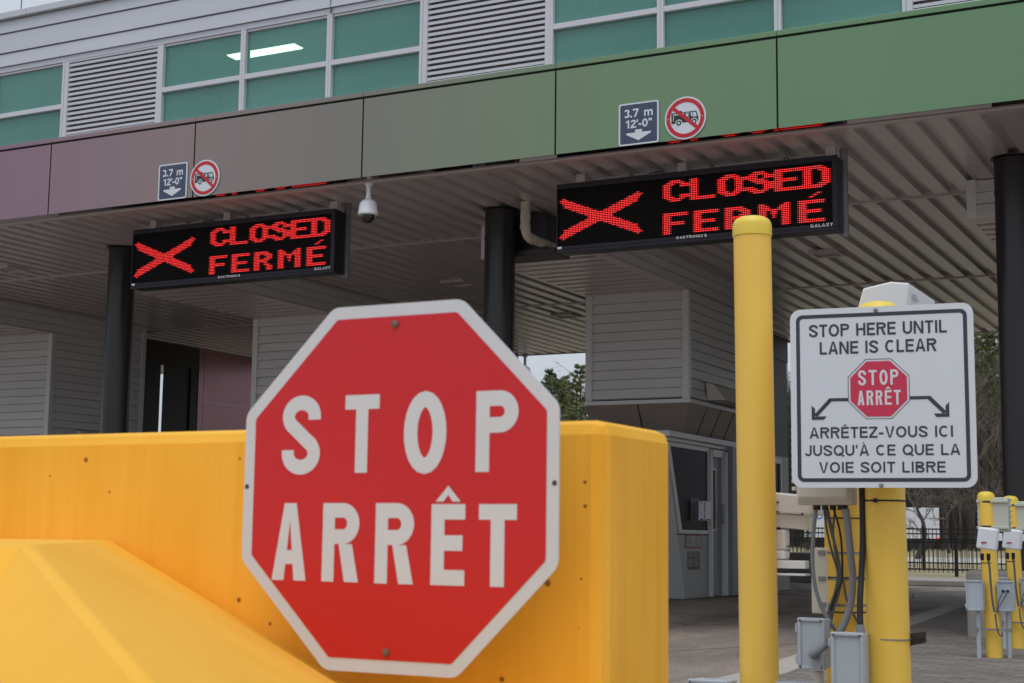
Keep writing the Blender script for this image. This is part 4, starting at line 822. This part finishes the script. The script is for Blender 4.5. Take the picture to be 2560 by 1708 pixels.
for v in (1386, 1451, 1516): 
    z = at(2113, v, 5.36).z; m = MB(); m.lathe([(.0740, 0), (.0740, .009)], (rb.x, rb.y, z), 36); m.box(rb.x - .083, rb.x - .058, rb.y - .06, rb.y - .04, z - .004, z + .012); m.build('hose_clamp', 'galvanised', rear)
pl = at(2048, 1450, 5.4); pn = MB().box(pl.x - .03, pl.x + .036, pl.y, pl.y + .04, at(2048, 1534, 5.4).z, at(2048, 1370, 5.4).z).build('panel_box', 'plastic_beige', None, bevel=.005); tag(pn, 'tall narrow beige box clamped to the left side of the cable bollard', 'box')
# white camera left of the cable bollard
ZC = 5.5; cw = thing('camera', 'white boxy camera on an arm between the tall bollard and the cable bollard', 'security camera', at(1990, 1300, ZC))
def wbox(m, u0, u1, v0, v1, Z, d): a, b = at(u0, v1, Z), at(u1, v0, Z); m.box(a.x, b.x, a.y, a.y + d, a.z, b.z)
p = [at(1880, 1226, ZC), at(2030, 1240, ZC), at(2028, 1288, ZC), at(1880, 1280, ZC)]
m = MB(); m.hexa([p[3], p[2], p[2] + Vector((.02, .13, 0)), p[3] + Vector((0, .13, 0)), p[0], p[1], p[1] + Vector((.02, .13, .0)), p[0] + Vector((0, .13, 0))]); m.build('housing', 'plastic_white', cw, bevel=.006)
m = MB(); p = [at(1885, 1281, ZC + .02), at(2019, 1289, ZC + .02), at(2019, 1326, ZC + .02), at(1885, 1312, ZC + .02)]; m.hexa([p[3], p[2], p[2] + Vector((0, .1, 0)), p[3] + Vector((0, .1, 0)), p[0], p[1], p[1] + Vector((0, .1, 0)), p[0] + Vector((0, .1, 0))]); m.build('sun_shield', 'plastic_white', cw, bevel=.004)
m = MB(); wbox(m, 1915, 1968, 1325, 1374, ZC + .03, .06); m.build('tilt_bracket', 'plastic_white', cw, bevel=.006)
m = MB(); wbox(m, 1915, 1968, 1376, 1398, ZC + .02, .07); m.build('swivel_base', 'plastic_white', cw, bevel=.01)
m = MB()
for u, v in ((1944, 1256), (1944, 1280), (2006, 1288 - 3), (1942, 1364), (1966, 1366), (1945, 1387), (1958, 1387)): q = at(u, v, ZC - .004); m.lathe([(.0035, 0), (.0035, .012)], (q.x, q.y + .008 + (.03 if v > 1300 else 0), q.z), 8, axis=(0, -1, 0))
m.build('screw', 'dark_steel', cw)
m = MB(); wbox(m, 1900, 2030, 1402, 1420, ZC, .05); wbox(m, 1900, 2030, 1434, 1438, ZC - .02, .07); m.build('arm', 'plastic_white', cw, bevel=.003)
for i, (lab) in enumerate(('upper grey cable lying along the white camera arm', 'middle grey cable lying along the white camera arm', 'lower grey cable lying along the white camera arm')):
    v = 1418 + i * 6; cable('cable', lab, [(1900, v), (1942, v), (1965, v + 1), (1985, v - 3), (2005, v + 3), (2026, v)], .0046, 'cable_grey', ZC - .012)
# white hooded camera above the sign
ZH = 5.62; hc = thing('camera_housing', 'white hooded camera housing above the stop here sign, behind the yellow cap', 'camera', at(2210, 800, ZH))
f = [at(2132, 815, ZH), at(2262, 805, ZH), at(2273, 708, ZH), at(2226, 704, ZH), at(2157, 721, ZH)]; D_ = Vector((0, .46, 0.0))
m = MB(); m.add(f + [q + D_ for q in f], [(0, 1, 2, 3, 4), (9, 8, 7, 6, 5), (0, 5, 6, 1), (1, 6, 7, 2), (2, 7, 8, 3), (3, 8, 9, 4), (4, 9, 5, 0)]); m.build('hood', 'plastic_white', hc, bevel=.006)
m = MB(); q = at(2296, 737, ZH); 
for i in range(3): m.box(f[2].x - .0004, f[2].x + .0012, f[2].y + .06, f[2].y + .12 + .02 * i, f[2].z - .035 - i * .008, f[2].z - .031 - i * .008)
m.build('print', 'notice_white', hc)
# ------------------------------------------------------------------ far instrument bollards
ZF = 11.05; fb = at(2486, 1625, ZF); fb.z = PZ
FG = 'instrument bollards on the pavement'
far = bollard(None, None, fb, at(2472, 1227, ZF).z, .0585, 'yellow instrument bollard with grey boxes, the nearer of the far pair', FG, lean=(-.03, 0), h=.05, lip=1.08)
m = MB()
for v in (1256, 1318): m.lathe([(.0597, 0), (.0597, .012)], (fb.x - .026, fb.y, at(2472, v, ZF).z), 28)
m.build('steel_band', 'dark_steel', far)
m = MB()
for v in (1368, 1409): m.lathe([(.0597, 0), (.0597, .006)], (fb.x - .02, fb.y, at(2472, v, ZF).z), 28)
m.build('cable_tie', 'rubber_black', far)
m = MB(); zz = at(2486, 1573, ZF).z; m.box(fb.x - .15, fb.x + .14, fb.y - .1, fb.y - .08, zz - .006, zz + .006)
for dx in (-.13, .1): m.box(fb.x + dx, fb.x + dx + .04, fb.y - .13, fb.y - .1, zz - .014, zz + .014)
m.build('strut_bracket', 'galvanised', far)
parts_ = [far]
e0, e1 = at(2443, 1329, ZF + .1), at(2522, 1244, ZF + .1); en2 = thing('equipment_enclosure', 'pale sage enclosure strapped behind the nearer far bollard', 'enclosure', ((e0.x + e1.x) / 2, e0.y, e0.z), 'enclosures on the far bollards')
MB().box(e0.x, e1.x, e0.y + .03, e0.y + .14, e0.z, e1.z).build('box', 'plastic_sage', en2, bevel=.008); m = MB()
for zz in (e0.z + .02, e1.z - .04): m.box(e0.x - .005, e1.x + .005, e0.y + .012, e0.y + .029, zz, zz + .02)
for i in range(6): zz = e0.z + .02 + i * .042; m.box(e1.x, e1.x + .014, e0.y + .08, e0.y + .12, zz, zz + .02); m.box(e0.x - .012, e0.x, e0.y + .08, e0.y + .12, zz, zz + .02)
m.build('mounting_rail', 'plastic_sage', en2, bevel=.003); parts_.append(en2)
an = thing('antenna', 'white flat antenna panel on the nearer far bollard', 'antenna', at(2466, 1350, ZF - .1), 'white antennas on the far bollards')
p = [at(2439, 1371, ZF - .14), at(2488, 1378, ZF - .14), at(2493, 1323, ZF - .14), at(2445, 1317, ZF - .14)]; dd = Vector((.01, .06, 0))
m = MB(); m.hexa([p[0], p[1], p[1] + dd, p[0] + dd, p[3], p[2], p[2] + dd, p[3] + dd]); m.build('panel', 'plastic_white', an, bevel=.014, seg=3)
p0, p1 = at(2484, 1352, ZF - .08), at(2506, 1334, ZF - .08); MB().box(p0.x, p1.x, p0.y, p0.y + .03, p0.z, p1.z).build('bracket', 'plastic_white', an, bevel=.004)
c_ = at(2455, 1359, ZF - .142); MB().box(c_.x - .004, c_.x + .034, c_.y - .0035, c_.y - .001, c_.z, c_.z + .012).build('red_sticker', 'notice_red', an)
m = MB()
for u in (2455, 2471): q = at(u, 1384, ZF - .1); m.lathe([(.011, -.05), (.014, -.04), (.014, 0)], q, 12)
m.build('connector', 'rubber_black', an); parts_.append(an)
q0 = at(2437, 1527, ZF - .06); h_ = at(2437, 1451, ZF - .06).z - q0.z
j1 = jbox('grey junction box on the left of the nearer far bollard', (q0.x, q0.y, q0.z), .125, h_, .09, 'junction boxes on the far bollards'); parts_.append(j1)
q1 = at(2514, 1529, ZF - .06); j2 = jbox('grey junction box on the right of the nearer far bollard, two cables entering its lid', (q1.x, q1.y, q1.z), .118, h_, .1, 'junction boxes on the far bollards'); parts_.append(j2)
m = MB()
for u in (2508, 2519): q = at(u, 1479, ZF - .07); m.lathe([(.013, 0), (.011, .014)], (q.x, q.y - .0, q.z), 12, axis=(0, -1, 0))
m.build('cable_gland', 'rubber_black', j2)
for (u, jj) in ((2445, j1), (2521, j2)): q = at(u, 1527, ZF); m = MB(); m.tube([(q.x, q.y, q.z), (q.x, q.y, .05)], .0165, 14); m.build('stub_pipe', 'plastic_grey', jj)
def fcable(lab, pts, r=.006):
    P_ = [at(u, v, ZF - .1) for u, v in pts]; o = thing('cable', lab, 'cable', P_[0], 'cables on the far bollards'); MB().tube(spline(P_, 6), r, 8).build('cable_run', 'cable_grey', o); parts_.append(o)
fcable('grey cable dropping from the nearer white antenna to the box level', [(2471, 1400), (2474, 1420), (2477, 1460), (2481, 1500), (2486, 1530)], .008)
fcable('thin grey cable from the left gland of the nearer right box', [(2507, 1480), (2498, 1500), (2494, 1515), (2491, 1532)], .005)
fcable('thin grey cable from the right gland of the nearer right box', [(2519, 1480), (2506, 1503), (2496, 1520), (2492, 1534)], .005)
fcable('grey cable looping at the foot of the nearer far bollard', [(2488, 1535), (2491, 1560), (2497, 1585), (2505, 1590), (2506, 1582)], .006)
fb2 = at(2546, 1600, 12.05); off = Vector((fb2.x - fb.x, fb2.y - fb.y, 0))
for t in parts_: dup(t, off, t['label'].replace('the nearer of the far pair', 'the farther of the far pair').replace('nearer', 'farther'))
# ------------------------------------------------------------------ background: blocks, fences, trailer, woods
cb = at(1990, 1470, 27.4)
o = MB().box(cb.x - .42, cb.x + .9, cb.y, cb.y + .5, .001, .66).build('concrete_block', 'concrete', None, bevel=.03); tag(o, 'low concrete block seen between the tall bollard and the cable bollard', 'concrete block')
def fence(y, x0, x1, z0, z1, rails, post, label, gap=.115):
    t = thing('metal_fence', label, 'fence', ((x0 + x1) / 2, y, 0), 'black picket fences beyond the road'); m = MB(); x = x0
    while x < x1: m.box(x - .009, x + .009, y - .009, y + .009, z0, z1); x += gap
    m.build('pickets', 'fence_black', t); m = MB()
    for z in rails: m.box(x0, x1, y - .02, y + .02, z - .02, z + .02)
    m.build('rails', 'fence_black', t); x = x0 + .2
    while x < x1: MB().box(x - .04, x + .04, y - .04, y + .04, 0, z1 + .07).build('fence_post', 'fence_black', t); x += post
    return t
pf = at(2392, 1440, 36.6)
fence(pf.y, pf.x - .2 - 2.6 * 5, pf.x + 6, .12, .95, (.2, .86, .93), 2.6, 'lower black picket fence on the dead grass, with the stout post')
pg = at(2303, 1340, 44)
fence(pg.y + .5, pg.x - 2.6 * 5, pg.x + 10, .1, 1.27, (.25, 1.1, 1.24), 2.55, 'taller black picket fence standing behind the lower fence')
gr = MB(); gr.quad((-90, 33.6, .03), (60, 33.6, .03), (60, 62, .03), (-90, 62, .03)); struct(gr.build('grass', 'dead_grass'))
ZT = 122; p0, p1 = at(2024, 1330, ZT), at(2349, 1330, ZT); zt2 = at(2200, 1268, ZT).z
dr = (p1 - p0); dr.z = 0; L_ = dr.length; dr.normalize(); dn = Vector((-dr.y, dr.x, 0)); tp = p0.copy(); tp.z = 0
tf2 = lambda a, b, d: tuple(tp + dr * a + dn * d + Vector((0, 0, b)))
tt = thing('trailer', 'white box trailer with blue letters parked beyond the fences', 'trailer', tp)
m = MB(); m.prism([(0, 1.0), (L_, 1.0), (L_, zt2), (0, zt2)], tf2, 0, 2.5); m.build('body', 'trailer_white', tt, bevel=.03)
m = MB(); 
for k in range(1, 12): m.prism([(L_ * k / 12 - .02, 1.02), (L_ * k / 12 + .02, 1.02), (L_ * k / 12 + .02, zt2 - .03), (L_ * k / 12 - .02, zt2 - .03)], tf2, -.012, -.001)
m.build('side_rib', 'trailer_white', tt)
for k in (L_ - 2.6, L_ - 1.4):
    w = MB(); w.lathe([(.5, 0), (.5, .3)], tf2(k, .5, 0), 20, axis=dn); w.build('wheel', 'rubber_black', tt)
m = MB(); m.prism([(.3, .75), (L_ - .2, .75), (L_ - .2, .99), (.3, .99)], tf2, .2, 2.3); m.build('chassis', 'dark_steel', tt)
la = at(2030, 1291, ZT); m = MB(); lf = lambda a, b, d: tf2(a, b, -.02 - d); xs = (Vector((la.x, la.y, 0)) - tp).dot(dr)
lay_text(m, 'SD', xs - .1, xs + .9, at(2040, 1298, ZT).z, at(2040, 1285, ZT).z, .2, lf, .2); m.build('lettering', 'letter_blue', tt)
q = tf2(L_ - .15, 1.06, -.06); MB().box(q[0] - .12, q[0] + .12, q[1], q[1] + .05, q[2] - .1, q[2] + .1).build('tail_light', 'tail_red', tt)
# --- trees
def rvec(r): return Vector((r.gauss(0, 1), r.gauss(0, 1), r.gauss(0, 1))).normalized()
def bare_tree(seed, H):
    r = random.Random(seed); tk = MB(); tw = MB()
    def twig(p, d, L, rad):
        for k in range(2):
            q = p + d * L; s = d.orthogonal().normalized() * rad
            tw.quad(p - s, p + s, q); p = q; d = (d + rvec(r) * .35 + Vector((0, 0, .1))).normalized(); rad *= .7
    def grow(p, d, L, rad, depth):
        q = p + d * L * .5 + rvec(r) * L * .05; e = q + (d + rvec(r) * .18).normalized() * L * .5
        (tk if depth < 2 else tw).tube([p, q, e], [rad, rad * .8, rad * .6], 5 if depth < 2 else 3, False)
        if depth >= 4:
            for k in range(5): twig(e + (p - e) * r.random(), (d + rvec(r) * .9).normalized(), L * r.uniform(.4, .9), .012)
            return
        for k in range(r.choice((2, 3, 3))):
            nd = (d * .75 + rvec(r) * .62 + Vector((0, 0, .22))).normalized(); grow(e if k < 2 else q, nd, L * r.uniform(.6, .82), rad * .58, depth + 1)
    p = Vector((0, 0, 0)); n = 4
    for i in range(n):
        q = p + Vector((r.uniform(-.25, .25), r.uniform(-.25, .25), H * .17)); rr_ = .16 * (1 - i / n * .6)
        tk.tube([p, q], [rr_, rr_ * .85], 7, False); p = q
        if i > 0:
            for k in range(2): grow(q, (rvec(r) * .7 + Vector((0, 0, .55))).normalized(), H * .16, rr_ * .42, 2)
    grow(p, Vector((0, 0, 1)), H * .2, .07, 1)
    return tk, tw
def pine(seed, H, dens=1.0, cb=.22):
    r = random.Random(seed); tk = MB(); lf_ = MB(); tk.tube([(0, 0, 0), (.1, .05, H * .5), (0, .1, H * .98)], [.24, .15, .03], 7)
    z = H * cb
    while z < H * .99:
        f = (z / H); reach = H * (.24 if cb < .4 else .17) * (1 - f) ** .72 * r.uniform(.55, 1.25) + .3
        for k in range(r.choice((5, 6, 7))):
            a = r.uniform(0, 6.283); d = Vector((math.cos(a), math.sin(a), r.uniform(.0, .5))).normalized(); L = reach * r.uniform(.6, 1.15); p = Vector((0, 0, z)); e = p + d * L
            tk.tube([p, e], [.035, .008], 4, False)
            if r.random() < .06: continue
            for j in range(int((22 + 40 * L / 3) * dens)):
                u = r.uniform(.12, 1.08); c = p + d * L * u + rvec(r) * (.12 + .2 * L * .3) * r.random() + Vector((0, 0, .25 * u * u * L * .3)); s = r.uniform(.09, .24); v1 = (d * .6 + Vector((0, 0, .5)) + rvec(r)).normalized(); v2 = v1.orthogonal().normalized()
                lf_.quad(c - v1 * s, c + v2 * s * .26, c + v1 * s, c - v2 * s * .26)
        z += H * r.uniform(.018, .032)
    return tk, lf_
def tree(kind, name, label, loc, H, seed, group):
    t = thing(name, label, 'tree', (0, 0, 0), group); a, b = (pine(seed, H, 1.25 if kind == 2 else 1.0, .56 if kind == 2 else .22) if kind else bare_tree(seed, H))
    a.build('trunk', 'tree_bark', t); b.build('crown', 'pine_needle' if kind else 'bare_twig', t); t.location = loc; return t
def g(u, Z): p = at(u, 1340, Z); p.z = 0; return p
PG, BG = 'pines behind the station', 'bare trees beyond the trailer'
HZ = lambda v, u, Z: at(u, v, Z).z
pines = [tree(1, 'pine_tree', 'pine with the tallest top, right of centre in the gap beside the central booth', g(1447, 128), HZ(904, 1432, 128), 11, PG),
         tree(1, 'pine_tree', 'thin topped pine left of the tallest one in the gap beside the central booth', g(1372, 128), HZ(912, 1372, 128), 12, PG),
         tree(1, 'pine_tree', 'broad low pine filling the middle of the gap beside the central booth', g(1398, 118), HZ(942, 1398, 118), 13, PG)]
def more(src, u, Z, s, rot, label):
    c = copy_tree(src); c.location = g(u, Z); c.scale = (s, s, s); c.rotation_euler = (0, 0, rot); c['label'] = label; return c
more(pines[1], 1325, 130, .93, 2.1, 'pine at the left of the gap, next to the stop sign corner')
more(pines[2], 1345, 112, .72, 4.0, 'short pine in front, low in the gap beside the stop sign')
more(pines[0], 1490, 124, 1.02, 1.2, 'pine half hidden by the left edge of the central booth')
more(pines[2], 1430, 108, .74, .9, 'short dark pine low beside the central booth flare')
more(pines[0], 1290, 126, .78, 5.2, 'pine mostly hidden behind the upper right edge of the stop sign')
tallp = tree(2, 'pine_tree', 'tall dark pine between the white sign and the right column', g(2466, 150), 25.5, 14, PG)
more(tallp, 2425, 147, 1.02, 2.2, 'pine whose edge shows just right of the white sign')
more(tallp, 2503, 152, .98, 3.2, 'pine showing beside the edge of the right column')
more(tallp, 2446, 158, 1.1, 4.4, 'pine behind the others just right of the white sign')
more(tallp, 2484, 143, .9, 5.1, 'bushy pine in front of the tall dark one by the right column')
more(pines[1], 1410, 140, 1.05, 2.9, 'pine standing behind the middle of the gap by the central booth')
more(pines[0], 1345, 138, .92, 3.3, 'pine behind the left part of the gap by the stop sign')
more(pines[2], 2020, 78, .12, 1.2, 'small green shrub beside the trailer letters'); 
bares = [tree(0, 'bare_tree', 'leafless tree with pale twigs, nearest the trailer end', g(2372, 112), 7.5, 21, BG), tree(0, 'bare_tree', 'tall leafless tree just right of the white sign', g(2452, 128), 15, 22, BG), tree(0, 'bare_tree', 'leafless sapling in front of the trailer, beside the sign bollard', g(2292, 74), 3.6, 23, BG)]
rr = random.Random(5)
spots = [(2290, 'leafless tree behind the trailer roof, nearest the sign bollard'), (2330, 'leafless tree behind the rear half of the trailer'), (2400, 'leafless tree behind the stout fence post'), (2425, 'leafless tree under the lower corner of the white sign'), (2470, 'leafless tree above the nearer far bollard'), (2492, 'leafless tree against the edge of the right column'), (2440, 'slim leafless tree in the gap right of the white sign'), (2310, 'leafless tree showing over the middle of the trailer roof'), (2356, 'leafless tree whose trunk shows just past the rear end of the trailer'), (2384, 'leafless tree between the trailer end and the stout fence post'), (2462, 'crooked leafless tree just left of the nearer far bollard top'), (2481, 'leafless tree directly behind the caps of the far bollards')]
for i, (u, lab) in enumerate(spots): more(bares[1], u, 132 + rr.uniform(0, 14), rr.uniform(.75, 1.05), rr.uniform(0, 6.28), lab)
def hh(u):
    for a, b, p, q in ((-9e9, 950, 3.2, 3.2), (950, 1200, 3.2, 12.5), (1200, 1850, 12.5, 13.5), (1850, 2150, 13.5, 19.5), (2150, 9e9, 19.5, 19.5)):
        if a <= u < b: return p + (q - p) * (u - a) / (b - a)
w = MB(); r = random.Random(9)
for i in range(1900):
    u = r.uniform(-900, 3300); Z = r.uniform(150, 178); p = g(u, Z); H = r.uniform(.8, 1.2) * hh(u) * .98 + 3; dx = r.uniform(-.5, .5); a = r.uniform(.05, .12)
    w.tube([p, p + Vector((dx * .5, 0, H * .5)), p + Vector((dx, 0, H))], [a, a * .7, .03], 4, False)
    for k in range(16):
        z = r.uniform(.15, 1) * H; c = p + Vector((dx * z / H, 0, z)); d = Vector((r.gauss(0, 1), r.gauss(0, .5), abs(r.gauss(.6, .5)))).normalized(); L = r.uniform(1.2, 3.2); s = Vector((0.022, 0, 0.022)); w.quad(c - s, c + s, c + d * L)
        for j in range(3): c2 = c + d * L * r.uniform(.3, .9); e2 = (d + rvec(r) * .8).normalized(); w.quad(c2 - s * .6, c2 + s * .6, c2 + e2 * L * .5)
wd = w.build('far_wood', 'far_wood'); tag(wd, 'grey brown leafless wood filling the background beyond the trailer', 'wood'); struct(wd, 'stuff')
hl_ = MB(); N_ = 90
vs = []; 
for i in range(N_ + 1):
    u = -1400 + 5200 * i / N_; p = g(u, 182); vs += [tuple(p), tuple(p + Vector((0, 0, hh(u) + 1.0 * math.sin(i * 1.7) + .5 * math.sin(i * 4.1))))]
    q = p + FWD * 30; vs[-1] = tuple(Vector(vs[-1])); 
fs = [(2 * i, 2 * i + 2, 2 * i + 3, 2 * i + 1) for i in range(N_)]
back = [tuple(Vector(v) + Vector((-14, 27, 2.5 if k % 2 else 0))) for k, v in enumerate(vs)]; n0 = len(vs); vs += back
fs += [(2 * i + 1, 2 * i + 3, n0 + 2 * i + 3, n0 + 2 * i + 1) for i in range(N_)]
hl_.add(vs, fs); struct(hl_.build('hills', 'far_wood'))
